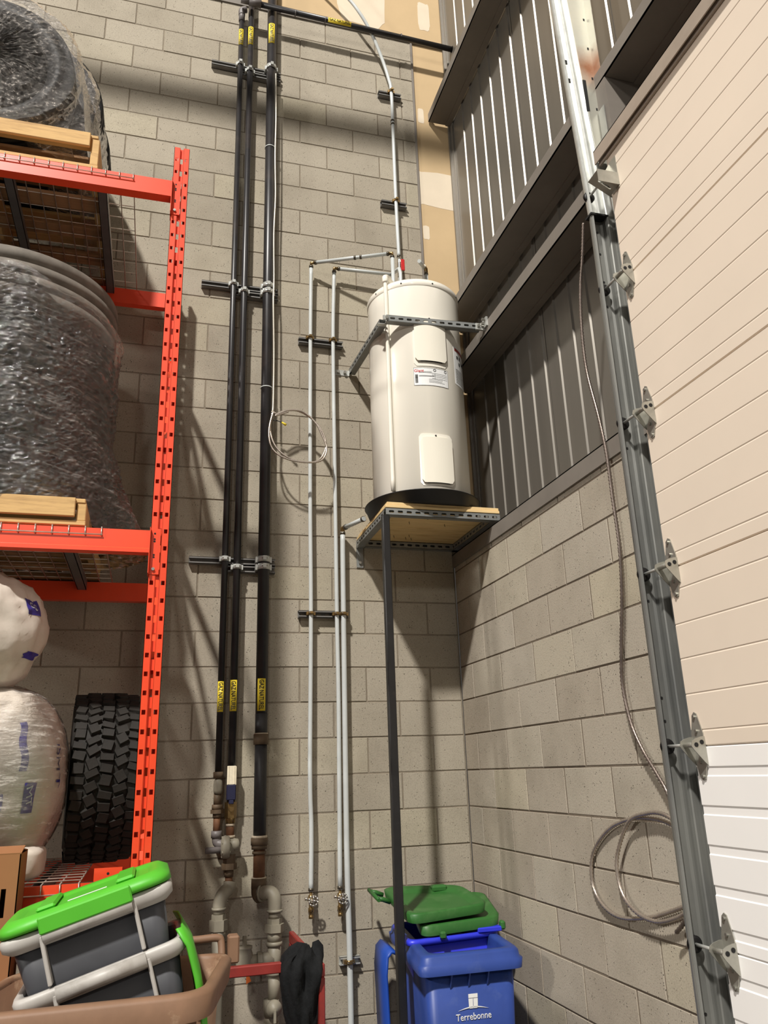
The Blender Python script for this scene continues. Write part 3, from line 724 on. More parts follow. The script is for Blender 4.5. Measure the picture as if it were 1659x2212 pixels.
# middle pipe
gB = thing('gas_pipe', 'middle black gas riser with white lever valve and grey regulator', 'pipe', (XB, YB, 1.0), 'black gas risers')
obj('riser', MB().cyl((XB, YB, 1.62), (XB, YB, 7.9), RB), 'gas_black', gB); gas_label(gB, XB, YB, RB, 2.125, 2.294); gas_label(gB, XB, YB, RB, 6.915, 7.085)
lv = MB().box((XB-.026, YB-.034, 1.742), (XB+.020, YB-.028, 1.838), None, .002).box((XB-.02, YB-.037, 1.745), (XB-.016, YB-.034, 1.836)).box((XB+.010, YB-.037, 1.745), (XB+.014, YB-.034, 1.836)).box((XB+.02, YB-.034, 1.742), (XB+.023, YB+.01, 1.836)); obj('valve_lever', lv, 'valve_lever', gB)
obj('lever_grip', MB().box((XB-.027, YB-.038, 1.664), (XB+.022, YB-.026, 1.742), None, .004).box((XB-.014, YB-.040, 1.645), (XB+.012, YB-.03, 1.665), None, .003), 'navy', gB)
mb = MB(); ring(mb, XB, YB, 1.575, 1.655, RB+.010, 8, True); ring(mb, XB, YB, 1.55, 1.60, RB+.005); mb.cyl((XB, YB-.02, 1.62), (XB, YB-.042, 1.62), .012, 8); obj('valve_body', mb, 'brass', gB)
obj('nipple', MB().cyl((XB, YB, 1.47), (XB, YB, 1.56), RB), 'rust_pipe', gB); mb = MB(); ring(mb, XB, YB, 1.535, 1.548, RB+.002); ring(mb, XB, YB, 1.478, 1.49, RB+.006); objs('sealing_paste', mb, 'pipe_paste', gB)
rx, rz, ry = XB-.022, 1.435, YB-.02
rg = MB()
rg.lathe([(0, -.026), (.03, -.026), (.052, -.018), (.056, -.010), (.056, .010), (.052, .018), (.03, .022), (.026, .04), (0, .044)], 28, basis((rx, ry, rz), (0, 1, 0), (0, 0, 1), (1, 0, 0)))
rg.lathe([(0, -.028), (.026, -.02), (.032, 0), (.028, .022), (0, .032)], 20, basis((rx+.042, ry, rz+.01), (0, 1, 0), (0, 0, 1), (1, 0, 0)))
rg.cyl((XB, YB, 1.475), (XB, YB, 1.40), .030); rgo = obj('regulator', rg, 'grey_paint', gB)
obj('spring_tube', MB().lathe([(0, 0), (.013, 0), (.0165, .004), (.0165, .085), (0, .085)], 18, basis((rx-.105, ry, rz-.012), (0, 1, 0), (0, 0, 1), (1, 0, 0))), 'grey_dark', rgo)
mb = MB()
for i in range(6): a = i*PI/3+.5; mb.cyl((rx-.022, ry+.046*math.cos(a), rz+.046*math.sin(a)), (rx+.022, ry+.046*math.cos(a), rz+.046*math.sin(a)), .007, 8)
objs('flange_bolt', mb, 'grey_paint', rgo)
mb = MB(); ring(mb, XB, YB, 1.355, 1.40, RB+.010, 8, True); ring(mb, XB, YB, 1.325, 1.355, RB+.018, 8, True); ring(mb, XB, YB, 1.29, 1.325, RB+.002); ring(mb, XB, YB, 1.255, 1.27, RB+.004); obj('union_fitting', mb, 'iron_fitting', gB)
obj('nipple', MB().cyl((XB, YB, 1.22), (XB, YB, 1.30), RB-.002), 'rust_pipe', gB)
el = MB().tube(smooth_path([(XB+.006, YB+.0, 1.262), (XB+.0, YB-.01, 1.235), (XB-.022, YB-.03, 1.222), (XB-.044, YB-.045, 1.19), (XB-.050, YB-.05, 1.150)], 5), .033, 18)
el.lathe([(.031, -.006), (.037, -.006), (.037, .006), (.031, .006)], 20, Matrix.Translation((XB-.05, YB-.05, 1.150)), True, True); obj('elbow', el, 'grey_paint', gB)
gx, gy = XB-.05, YB-.05
mb = MB(); ring(mb, gx, gy, 1.05, 1.10, .046, 8, True); ring(mb, gx, gy, 1.10, 1.125, .036, 8, True); ring(mb, gx, gy, 1.125, 1.15, .029); ring(mb, gx, gy, 1.02, 1.05, .036); ring(mb, gx, gy, .0, 1.03, .030); obj('drop_leg', mb, 'grey_paint', gB)
# thick right pipe
gC = thing('gas_pipe', 'thickest black gas riser, rightmost of the three, with scuffed lower length', 'pipe', (XC, YC, 0), 'black gas risers')
obj('riser', MB().cyl((XC, YC, 1.99), (XC, YC, 7.9), RC, 20), 'gas_black', gC); gas_label(gC, XC, YC, RC, 2.123, 2.299, .036); gas_label(gC, XC, YC, RC, 6.944, 7.134, .036)
obj('riser_foot', MB().cyl((XC, YC, 1.48), (XC, YC, 1.95), RC, 20).cyl((XC, YC, 1.98), (XC, YC, 2.11), RC+.0006, 20), 'gas_scuffed', gC)
mb = MB(); ring(mb, XC, YC, 1.945, 2.0, RC+.008); ring(mb, XC, YC, 1.435, 1.47, RC+.012); ring(mb, XC, YC, 1.415, 1.44, RC+.008); ring(mb, XC, YC, 1.392, 1.405, RC+.004); ring(mb, XC, YC, 1.225, 1.275, RC+.006); objs('coupling', mb, 'iron_fitting', gC)
mb = MB(); ring(mb, XC, YC, 2.0, 2.006, RC+.004); ring(mb, XC, YC, 1.47, 1.482, RC+.008); ring(mb, XC, YC, 1.272, 1.28, RC+.005); objs('sealing_paste', mb, 'pipe_paste', gC)
obj('nipple', MB().cyl((XC, YC, 1.26), (XC, YC, 1.42), RC-.003, 20), 'rust_pipe', gC)
mb = MB().tube(smooth_path([(XC, YC, 1.24), (XC, YC-.004, 1.205), (XC+.01, YC-.02, 1.19)], 4), RC+.005, 18); obj('elbow', mb, 'iron_fitting', gC)
ex, ey = XC+.075, YC-.065
el = MB().tube(smooth_path([(XC+.004, YC-.012, 1.208), (XC+.03, YC-.035, 1.208), (XC+.058, YC-.052, 1.205), (ex-.002, ey, 1.18), (ex, ey, 1.125)], 5), .035, 18)
el.lathe([(.034, -.006), (.040, -.006), (.040, .006), (.034, .006)], 20, Matrix.Translation((ex, ey, 1.125)), True, True)
el.lathe([(.034, -.005), (.043, -.005), (.043, .005), (.034, .005)], 20, basis((XC+.012, YC-.02, 1.208), Vector((.6, .8, 0)), (0, 0, 1), Vector((.8, -.6, 0))), True, True); obj('elbow', el, 'grey_paint', gC)
mb = MB(); ring(mb, ex, ey, 1.09, 1.125, .031); ring(mb, ex, ey, 1.065, 1.09, .038, 8, True); ring(mb, ex, ey, 1.028, 1.065, .050, 8, True); ring(mb, ex, ey, .985, 1.028, .036); ring(mb, ex, ey, .965, .985, .040); ring(mb, ex, ey, .84, .975, .034); ring(mb, ex, ey, .835, .852, .040); ring(mb, ex, ey, .72, .84, .030)
mb.tube([(ex-.005, ey, .905), (ex-.075, ey, .905)], .035, 18); mb.lathe([(.0, -.01), (.042, -.01), (.042, .012), (0, .012)], 8, basis((ex-.075, ey, .905), (0, 1, 0), (0, 0, 1), (1, 0, 0)), False); mb.tube([(ex-.08, ey, .905), (ex-.14, ey, .905)], .030, 16)
mb.lathe([(0, -.06), (.030, -.06), (.040, -.03), (.042, .03), (.036, .05), (.040, .055), (.040, .065), (.012, .066), (.010, .11), (0, .11)], 20, Matrix.Translation((ex-.150, ey, .91))); obj('tee_and_cock', mb, 'grey_paint', gC)
obj('tag', MB().prism([(-.012, -.04), (.014, -.034), (.006, 0), (-.004, .0)], .003, basis((ex-.14, ey-.05, .86), (1, 0, .2), (-.2, 0, 1), (0, -1, 0))), 'orange_tag', gC)
mb = MB(); fx = ex-.012
ring(mb, fx, ey, .66, .73, .040); mb.lathe([(0, 0), (.034, 0), (.038, .01), (.038, .03), (.02, .04), (.012, .05), (0, .05)], 20, basis((fx+.006, ey-.03, .70), (1, 0, 0), (0, 0, 1), (0, -1, 0))); mb.box((fx+.0, ey-.085, .645), (fx+.012, ey-.075, .70)); ring(mb, fx, ey, .60, .63, .038); ring(mb, fx, ey, .62, .67, .034)
mb.tube(smooth_path([(fx, ey, .615), (fx-.01, ey, .56), (fx-.03, ey, .50), (fx-.035, ey, .44)], 4), .030, 16); ring(mb, fx-.035, ey, .40, .45, .046, 8, True); ring(mb, fx-.035, ey, 0, .42, .032); obj('shut_off_valve', mb, 'grey_paint', gC)
# cross pipe at the top
HZ, HY = 7.255, -.135
gh = thing('gas_pipe', 'black gas pipe running level along the top of the block wall', 'pipe', (-.6, HY, HZ))
obj('pipe_run', MB().cyl((XC-.10, HY, HZ+.01), (.21, HY, HZ-.012), .021, 16), 'gas_black', gh)
mb = MB(); mb.cyl((XC-.18, HY, HZ+.012), (XC-.09, HY, HZ+.011), .028, 16); mb.cyl((XC-.24, HY, HZ+.012), (XC-.17, HY, HZ+.012), .022, 14); mb.cyl((.2, HY, HZ-.012), (.225, HY, HZ-.012), .026, 12)
for x in (-1.06, -.83, -.225): mb.lathe([(.0215, -.004), (.0235, -.004), (.0235, .004), (.0215, .004)], 16, basis((x, HY, HZ), (0, 1, 0), (0, 0, 1), (1, 0, 0)), True, True)
obj('fitting', mb, 'grey_dark', gh)
lb = MB().lathe([(.0218, -.09), (.0222, -.09), (.0222, .09), (.0218, .09)], 10, basis((-.72, HY, HZ), (0, 1, 0), (0, 0, 1), (1, 0, 0)), True, True, PI*.72, PI*1.42); lo = obj('yellow_label', lb, 'label_yellow', gh)
me = tmesh('GAZ NATUREL', .03, Matrix.Identity(4), .0001, 1.0, .0007, 3)
L0 = max(v.co.x for v in me.vertices)-min(v.co.x for v in me.vertices)
for v in me.vertices:
    u = v.co.x*.165/L0; a = -PI/2+(-.35)+v.co.y/.023
    a = PI*1.07-v.co.y/.0225; v.co = (-.72+u, HY+.0228*math.cos(a), HZ-.0228*-math.sin(a)*-1) if False else (-.72+u, HY-.0228*math.cos(v.co.y/.0225-.25), HZ+.0228*math.sin(v.co.y/.0225-.25))
obj('lettering', me, 'ink', lo)

# ------------------------------------------------------------------ grey water pipes
def crimp(parent, pts, r):
    mb = MB()
    for p, ax in pts:
        p = Vector(p); ax = Vector(ax).normalized(); mb.cyl(p-ax*.007, p+ax*.007, r+.0022, 14)
    objs('crimp_ring', mb, 'crimp', parent)
def hose_valve(parent, x, y, z):
    mb = MB().lathe([(0, .05), (.008, .05), (.008, .03), (.014, .028), (.016, .0), (.012, -.012), (.011, -.03), (.015, -.034), (.015, -.052), (.011, -.054), (.011, -.07), (.013, -.072), (.013, -.084), (0, -.084)], 16, Matrix.Translation((x, y, z))); v = obj('hose_valve', mb, 'brass', parent)
    mb = MB().cyl((x, y, z+.005), (x+.0, y-.035, z+.005), .009, 12).cyl((x-.035, y-.004, z+.012), (x-.008, y, z+.01), .008, 10)
    obj('valve_bonnet', mb, 'chrome', v)
    mb = MB(); R_ = .024
    for i in range(10): a = 2*PI*i/10; mb.cyl((x+.006+R_*math.cos(a), y-.04, z+.005+R_*math.sin(a)), (x+.006+R_*math.cos(a+.63), y-.04, z+.005+R_*math.sin(a+.63)), .0045, 8)
    for i in range(4): a = PI/2*i; mb.cyl((x+.006, y-.04, z+.005), (x+.006+R_*math.cos(a), y-.04, z+.005+R_*math.sin(a)), .004, 6)
    obj('handwheel', mb, 'chrome', v)
r = .0125
pD = thing('water_pipe', 'grey water pipe ending in a hose valve, farthest left of the thin grey pipes', 'pipe', (XD, YP, 1.15), 'thin grey water pipes')
obj('pipe_run', MB().tube(smooth_path([(XD-.006, YP, 1.19), (XD-.003, YP-.004, 1.5), (XD-.01, YP-.006, 1.8), (XD, YP, 2.68), (XD-.002, YP, 3.4), (XD+.003, YP, 4.5), (XD+.008, YP-.01, 5.08)], 5), r), 'pex', pD)
DE = Vector((XD+.008, YP-.012, 5.10)); DF = Vector((-.425, -.30, 5.10)); dd = (DF-DE).normalized()
obj('pipe_run', MB().cyl(DE+dd*.03, DF-dd*.025, r), 'pex', pD); obj('pipe_run', MB().cyl((DF.x, DF.y, 5.075), (DF.x, DF.y, 4.64), r), 'pex', pD)
obj('elbow', MB().tube([DE-Vector((0, 0, .03)), DE, DE+dd*.035], r*.9).tube([DF-dd*.035, DF, DF-Vector((0, 0, .03))], r*.9), 'brass', pD)
mid = DE+dd*(DF-DE).length*.58; crimp(pD, [(DE-Vector((0, 0, .03)), (0, 0, 1)), (DE+dd*.03, dd), (DF-dd*.03, dd), (DF-Vector((0, 0, .03)), (0, 0, 1)), (mid-dd*.02, dd), (mid+dd*.02, dd), ((XD-.006, YP, 1.2), (0, 0, 1))], r)
hose_valve(pD, XD-.006, YP, 1.145)
pE = thing('water_pipe', 'grey water pipe ending in a hose valve, second from the left', 'pipe', (XE, YP, 1.15), 'thin grey water pipes')
obj('pipe_run', MB().tube(smooth_path([(XE-.004, YP, 1.19), (XE, YP, 1.7), (XE+.002, YP-.003, 2.2), (XE, YP, 2.68), (XE, YP, 3.4), (XE, YP, 4.5), (XE+.012, YP-.01, 5.06)], 5), r), 'pex', pE)
EE = Vector((XE+.012, YP-.012, 5.085)); EF = Vector((-.37, YP-.03, 5.085))
obj('pipe_run', MB().cyl(EE+Vector((.03, 0, 0)), EF, r), 'pex', pE); obj('pipe_run', MB().tube([EF, (EF.x+.01, -.24, 5.03), (EF.x+.01, -.26, 4.98), (EF.x+.01, -.26, 4.64)], r), 'pex', pE)
obj('elbow', MB().tube([EE-Vector((0, 0, .03)), EE, EE+Vector((.035, 0, 0))], r*.9), 'brass', pE); crimp(pE, [(EE-Vector((0, 0, .03)), (0, 0, 1)), (EE+Vector((.032, 0, 0)), (1, 0, 0)), ((XE-.004, YP, 1.2), (0, 0, 1))], r)
hose_valve(pE, XE-.004, YP, 1.145)
r = .0155; pF = thing('drain_pipe', 'wider grey pipe dropping from the drain pan to the floor', 'pipe', (XF, YP, 0))
obj('pipe_run', MB().tube(smooth_path([(XF+.004, YP-.003, .0), (XF+.003, YP-.003, .84), (XF-.004, YP-.004, 1.4), (XF, YP-.003, 2.68), (XF+.003, YP-.003, 3.19)], 5), r), 'pex', pF)
FE = Vector((XF+.003, YP-.003, 3.215)); FF = Vector((-.662, -.275, 3.215)); fd = (FF-FE).normalized()
obj('pipe_run', MB().cyl(FE+fd*.03, FF, r*.9), 'pex', pF); obj('elbow', MB().tube([FE-Vector((0, 0, .035)), FE, FE+fd*.04], r*.95), 'brass', pF); crimp(pF, [(FE-Vector((0, 0, .034)), (0, 0, 1)), (FE+fd*.034, fd), (FF-fd*.01, fd)], r*.95)
r = .013; pG = thing('supply_pipe', 'single grey supply pipe curving in from the ceiling to the heater valve', 'pipe', (XG, YP, 5.0))
obj('pipe_run', MB().tube(smooth_path([(-1.10, YP-.1, 8.0), (-.69, YP-.08, 7.58), (-.56, YP-.08, 7.41), (-.455, YP-.05, 7.25), (-.365, YP-.01, 7.06), (-.317, YP, 6.89), (-.299, YP, 6.75), (-.300, YP, 6.3), (-.301, YP, 5.72), (-.298, YP, 5.26)], 8), r), 'pex', pG)
obj('pipe_run', MB().tube([(-.297, YP, 5.14), (-.297, YP, 5.0), (-.297, -.20, 4.95), (-.297, -.25, 4.9), (-.297, -.25, 4.64)], r), 'pex', pG)
obj('ball_valve', MB().lathe([(0, 5.09), (.014, 5.09), (.017, 5.12), (.020, 5.17), (.017, 5.23), (.014, 5.27), (0, 5.27)], 16, Matrix.Translation((-.297, YP, 0))), 'chrome', pG)
obj('valve_lever', MB().box((-.295, YP-.036, 5.13), (-.268, YP-.026, 5.225), None, .004), 'red_handle', pG); crimp(pG, [((-.298, YP, 5.265), (0, 0, 1)), ((-.297, YP, 5.10), (0, 0, 1)), ((-.3, YP, 6.45), (0, 0, 1)), ((-.3, YP, 6.48), (0, 0, 1))], r)
pR = thing('relief_pipe', 'short grey relief pipe elbow at the right of the heater top', 'pipe', (-.12, -.1, 4.65))
obj('pipe_run', MB().cyl((-.115, -.1, 4.5), (-.115, -.1, 5.14), r), 'pex', pR); obj('pipe_run', MB().cyl((-.14, -.13, 5.15), (-.22, -.26, 5.10), r), 'pex', pR); obj('elbow', MB().tube([(-.115, -.1, 5.12), (-.117, -.103, 5.16), (-.145, -.14, 5.155)], .014), 'brass', pR); crimp(pR, [((-.115, -.1, 5.12), (0, 0, 1)), ((-.145, -.14, 5.15), (-.5, -.85, 0))], r)

# ------------------------------------------------------------------ armoured cables
def armour(path, r, pitch=.011, n=8):
    P = [Vector(p) for p in path]; out = []; rr = []; tot = 0; seg = []
    for i in range(len(P)-1): seg.append((P[i+1]-P[i]).length)
    L = sum(seg); m = int(L/pitch*2); i = 0; acc = 0
    for k in range(m+1):
        s_ = L*k/m
        while i < len(seg)-1 and acc+seg[i] < s_: acc += seg[i]; i += 1
        t = (s_-acc)/seg[i] if seg[i] else 0; out.append(P[i].lerp(P[i+1], min(1, max(0, t)))); rr.append(r if k % 2 else r*.66)
    return MB().tube(out, rr, n, True, True)
cb = thing('armoured_cable', 'slim armoured cable clipped to the thick gas pipe, ending in a loose coil', 'cable', (-1.19, -.1, 3.9))
cxp = [(XC+.03, YC-.03, 6.66), (-1.192, -.10, 6.26), (-1.196, -.11, 5.93), (-1.189, -.10, 5.58), (-1.198, -.11, 5.27), (-1.192, -.10, 4.91), (-1.197, -.12, 4.73), (-1.188, -.11, 4.36), (-1.19, -.12, 3.99), (-1.199, -.14, 3.92)]
obj('cable_run', armour(smooth_path(cxp, 8), .0065, .012), 'bx_light', cb)
ring_ = [(-1.199, 3.915), (-1.212, 3.793), (-1.185, 3.687), (-1.119, 3.616), (-1.02, 3.582), (-.919, 3.601), (-.869, 3.698), (-.882, 3.791), (-.932, 3.875), (-1.02, 3.936), (-1.107, 3.94), (-1.173, 3.906)]
cp = []
for tn in range(2):
    for i, (x, z) in enumerate(ring_):
        s_ = tn+i/len(ring_); dx = .012*math.sin(i*1.3+tn*2.0); cp.append((x+.02*tn*(x+1.04)*2+dx*tn, -.14-.05*((3.94-z)/.36)-.012*s_, z-.014*tn+dx*tn))
cp.append((-1.10, -.16, 3.925))
obj('cable_coil', armour(smooth_path(cp, 6), .0068, .012), 'bx', cb)
obj('cable_tie', MB().lathe([(RC+.001, -.003), (RC+.004, -.003), (RC+.004, .003), (RC+.001, .003)], 24, Matrix.Translation((XC, YC, 6.0)), True, True).lathe([(RC+.001, -.003), (RC+.004, -.003), (RC+.004, .003), (RC+.001, .003)], 24, Matrix.Translation((XC, YC, 4.115)), True, True), 'pex', cb)
obj('wire_end', MB().tube(smooth_path([(-1.19, -.14, 3.87), (-1.165, -.15, 3.862), (-1.14, -.16, 3.85)], 3), .003, 6), 'ink', cb); obj('wire_nut', MB().tube([(-1.14, -.16, 3.85), (-1.115, -.165, 3.832)], [.005, .009], 8), 'label_yellow', cb)
rc = thing('armoured_cable', 'armoured cable hanging by the door track with a big double coil', 'cable', (-.03, -2.0, 1.25))
rp = [(-1.95, 4.15), (-1.905, 3.99), (-1.862, 3.87), (-1.83, 3.69), (-1.825, 3.46), (-1.872, 3.21), (-1.896, 3.03), (-1.899, 2.82), (-1.903, 2.62), (-1.877, 2.43), (-1.824, 2.22), (-1.801, 2.08), (-1.827, 1.93), (-1.881, 1.83), (-1.95, 1.746), (-2.0, 1.68), (-2.03, 1.60)]
obj('cable_run', armour(smooth_path([(-.024, y, z) for y, z in rp], 8), .0085, .0155), 'bx_dark', rc)
c1 = [(-2.07, 1.54), (-2.006, 1.566), (-1.898, 1.586), (-1.745, 1.582), (-1.566, 1.537), (-1.416, 1.439), (-1.377, 1.33), (-1.429, 1.25), (-1.561, 1.215), (-1.757, 1.24), (-1.91, 1.282), (-2.019, 1.319), (-2.07, 1.345)]
c2 = [(-2.08, 1.56), (-2.039, 1.585), (-1.962, 1.608), (-1.874, 1.606), (-1.742, 1.572), (-1.637, 1.458), (-1.614, 1.373), (-1.645, 1.295), (-1.73, 1.251), (-1.846, 1.242), (-1.963, 1.27), (-2.047, 1.307), (-2.08, 1.33)]
obj('cable_coil', armour(smooth_path([(-.014, y, z) for y, z in c1], 8), .0088, .0155), 'bx', rc); obj('cable_coil', armour(smooth_path([(-.032, y, z) for y, z in c2], 8), .0088, .0155), 'bx', rc)
obj('cable_tail', armour([(-.04, -1.965, 1.226), (-.04, -2.0, 1.25), (-.04, -2.045, 1.287)], .0085, .0155), 'bx_dark', rc)

# ------------------------------------------------------------------ pallet rack
RX, RY0, RY1 = -1.82, -1.2, -.2; UW, UD = .076, .07; UT = 4.86
rk = thing('pallet_rack', 'orange steel pallet rack with perforated upright along the left side', 'rack', (RX, -.7, 0))
def upright(x, y, top, holes=True):
    mb = MB(); hz = [z*.0762+.06 for z in range(int((top-.05)/.0762))]
    hz = [z for z in hz if z < top-.03]
    for x0, w_, yy, hw, hh in ((-UW/2, .029, 0, .0095, .0075), (-.009, .018, .012, .016, .0062), (UW/2-.029, .029, 0, .0095, .0075)):
        B_ = basis((x+x0+w_, y+yy, 0), (0, 0, 1), (-1, 0, 0), (0, -1, 0))
        mb.slotplate(top, w_, [(z+(.0 if yy == 0 else .0), w_/2, hw, hh) for z in hz], .002, B_, False)
    for xx in (-.009, .009): mb.box((x+xx-.001, y, 0), (x+xx+.001, y+.012, top))
    for xx in (-UW/2, UW/2-.002): mb.box((x+xx, y, 0), (x+xx+.002, y+UD, top))
    for xx in (-UW/2, UW/2-.018): mb.box((x+xx, y+UD-.002, 0), (x+xx+.018, y+UD, top))
    mb.box((x-.07, y-.03, 0), (x+.07, y+.11, .008))
    return obj('upright', mb, 'rack', rk, fix=False)
for ux in (RX, -4.62):
    upright(ux, RY0, UT); upright(ux, RY1, UT-.02)
    for z in (.2, 1.2, 2.2, 3.2, 4.2): obj('cross_brace', bx((ux-.015, RY0+UD, z), (ux+.015, RY1, z+.04)), 'rack', rk)
    for z in (.24, 1.24, 2.24, 3.24):
        d_ = Vector((0, RY1-RY0-UD, .95)); obj('diagonal_brace', MB().tube([(ux, RY0+UD, z), (ux, RY1, z+.92)], .018, 4, True, False), 'rack', rk)
def beam(y, ztop, front, H=.10):
    s_ = -1 if front else 1; x0, x1 = -4.62+UW/2, RX-UW/2
    yo, yi = (y-.015, y+.03) if front else (y+.0, y+.045)
    pr = [(yo, ztop), (yo, ztop-H), (yi, ztop-H), (yi, ztop-.0)] if not front else [(yo, ztop-.0), (yo, ztop-H+.022), (yo-.008, ztop-H+.016), (yo-.008, ztop-H), (yi, ztop-H), (yi, ztop-.028), (yo+.026, ztop-.028), (yo+.026, ztop)]
    vs = [(x, py, pz) for x in (x0, x1) for py, pz in pr]; n = len(pr)
    mb = MB().add(vs, [tuple(range(n)), tuple(range(2*n-1, n-1, -1))]+[(i, i+n, (i+1) % n+n, (i+1) % n) for i in range(n)])
    b = obj('beam', mb, 'rack', rk)
    for xx, sg in ((x1, 1), (x0, -1)):
        pz = MB().box((xx-.001 if sg > 0 else xx-.042, y-.004 if front else y+.045, ztop-.19), (xx+.042 if sg > 0 else xx+.001, y-.0005 if front else y+.049, ztop+.012)).box((xx-.003*(sg > 0), y-.03 if front else y, ztop-.19), (xx+.003*(sg < 0), y+.05, ztop+.012))
        c = obj('beam_connector', pz, 'rack', b)
        if front and sg > 0:
            bt_ = MB().cyl((xx+.018, y-.004, ztop-.168), (xx+.018, y-.012, ztop-.168), .007, 8, False); obj('lock_pin', bt_, 'bolt', c)
            hl = MB()
            for dz in (.01, .035, .045, .105, .115): hl.cyl((xx+.018, y-.0041, ztop-dz), (xx+.018, y-.0048, ztop-dz), .0045, 8)
            objs('pin_hole', hl, 'dark', c)
    return b
LV = {'top': 4.635, 'mid': 2.80, 'low': 1.425}
for k_, z in LV.items(): beam(RY0, z, True); beam(RY1, z, False)
ps = MB().box((-1.985, -1.222, LV['low']-.02), (-1.885, -1.217, LV['low']+.05)).box((-1.985, -1.222, LV['low']+.0), (-1.885, -1.16, LV['low']+.004)); so = obj('pallet_stop', ps, 'rack', rk)
obj('stop_tongue', MB().box((-1.945, -1.16, LV['low']+.02), (-1.895, -1.0, LV['low']+.028)), 'rack', so); obj('pin_hole', MB().cyl((-1.935, -1.2221, 1.455), (-1.935, -1.2226, 1.455), .005, 8), 'dark', so)

def wire_deck(z, xr, label, wr=.0028):
    t = thing('wire_deck', label, 'wire deck', (xr-.57, -.7, z), 'wire mesh decks on the rack')
    mb = MB(); xl = xr-1.17; zt = z+.0035; yf = RY0-.02; yb = RY1+.05
    n = 18
    for i in range(n+1):
        x = xr-1.17*i/n; mb.tube([(x, yb, zt), (x, yf, zt), (x, yf-.001, z-.035)], wr, 5)
    for y in [yf+.06+i*.1 for i in range(11)]: mb.cyl((xl-.003, y, zt+.005), (xr+.003, y, zt+.005), wr, 5)
    mb.cyl((xl-.005, yf-.004, z-.030), (xr+.005, yf-.004, z-.030), wr, 5)
    obj('wire_mesh', mb, 'wire', t)
    for x in (xr-.15, xr-.585, xr-1.02): obj('support_channel', MB().box((x-.022, RY0+.012, z-.045), (x+.022, RY1-.002, z-.042)).box((x-.022, RY0+.012, z-.045), (x-.019, RY1-.002, z-.004)).box((x+.019, RY0+.012, z-.045), (x+.022, RY1-.002, z-.004)), 'deck_channel', t)
    return t
wire_deck(LV['top'], -2.045, 'wire mesh deck on the topmost orange beams'); wire_deck(LV['mid'], -2.057, 'wire mesh deck under the wrapped stack of truck tires'); wire_deck(LV['low'], -2.035, 'wire mesh deck carrying the knobby tire')

def pallet(x1, z0, H, label, L=1.1):
    x0 = x1-L; y0, y1 = RY0-.0, -.14; t = thing('wooden_pallet', label, 'pallet', ((x0+x1)/2, -.66, z0), 'wooden pallets on the rack')
    tb = .02; n = 7
    for i in range(n):
        ya = y0+(y1-y0-.1)*i/(n-1); obj('deck_board', bx((x0, ya, z0+H-tb), (x1-.012+random.uniform(-.008, .008), ya+.1, z0+H), .003), 'wood' if i == 0 else random.choice(('wood', 'wood_dark')), t)
    for i in range(5):
        ya = y0+(y1-y0-.1)*i/4; obj('bottom_board', bx((x0, ya, z0), (x1, ya+.1, z0+.022), .003), 'wood_dark' if i else 'wood', t)
    for x in (x1-.04, (x0+x1)/2-.02, x0): obj('stringer', bx((x, y0+.004, z0+.022), (x+.038, y1-.004, z0+H-tb), .003), 'wood', t)
    obj('lead_board', bx((x0, y0-.018, z0+H-.085), (x1-.045, y0-.0005, z0+H-.002), .003), 'wood', t)
    return t
PT = pallet(-2.215, LV['top']+.012, .20, 'wooden pallet on the topmost rack level under wrapped tires')
PM = pallet(-2.125, LV['mid']+.012, .12, 'wooden pallet under the wrapped stack of truck tires')

# ------------------------------------------------------------------ tires
def tire_mesh(R, W, rim, grooves=4, gd=.012, gw=.010, n=72):
    h = W/2; pr = []
    tw = W*.40
    pts = [(rim, -h*.62), (rim+.012, -h*.78), (rim+(R-rim)*.35, -h*.98), (rim+(R-rim)*.62, -h*1.0), (R-.05, -h*.93), (R-.018, -h*.86), (R-.004, -tw)]
    pr += pts
    for g in range(grooves):
        c = -tw+(g+1)*2*tw/(grooves+1); pr += [(R, c-gw), (R-gd, c-gw*.6), (R-gd, c+gw*.6), (R, c+gw)]
    pr += [(r_, -z_) for r_, z_ in pts[::-1]]
    pr += [(rim+.02, h*.6), (rim+.05, h*.8), (R-.05, h*.8), (R-.03, 0), (R-.05, -h*.8), (rim+.05, -h*.8), (rim+.02, -h*.6)]
    mb = MB().lathe(pr, n, None, True, True); me = mb.mesh('tire')
    import bmesh
    b = bmesh.new(); b.from_mesh(me); bmesh.ops.recalc_face_normals(b, faces=b.faces); b.to_mesh(me); b.free()
    return me
def tire(me, loc, rot, m, label, group):
    if not me.materials: me.materials.append(M[m])
    o = bpy.data.objects.new('tire', me); COL.objects.link(o); o.location = loc; o.rotation_euler = rot; return tag(o, label, 'tire', group)
TM = tire_mesh(.52, .315, .30); TMg = tire_mesh(.52, .315, .30, 3, .013, .009)
stx, sty = -2.62, -.66; zb = LV['mid']+.132
labs = ['lowest truck tire of the flat wrapped stack', 'second truck tire from the bottom of the flat stack', 'third truck tire from the bottom of the flat stack', 'greyish ribbed truck tire on top of the flat stack, half bare of wrap']
for i in range(4): tire(TMg if i == 3 else TM, (stx+random.uniform(-.006, .006), sty, zb+.158+i*.3155), (0, 0, i*.7), 'rubber_grey' if i == 3 else 'rubber', labs[i], 'stacked truck tires')
TS = tire_mesh(.34, .22, .20, 3)
for i in range(2): tire(TS, (-2.285, -.505+.0*i, zb+.11+i*.221), (0, 0, i), 'rubber', ['smaller tire lying behind the wrapped truck stack, lower one', 'smaller tire lying behind the wrapped truck stack, upper one'][i], 'small tires behind the stack') if False else None
T1 = tire_mesh(.42, .26, .285, 4); T2 = tire_mesh(.50, .30, .30, 4); pz = LV['top']+.213
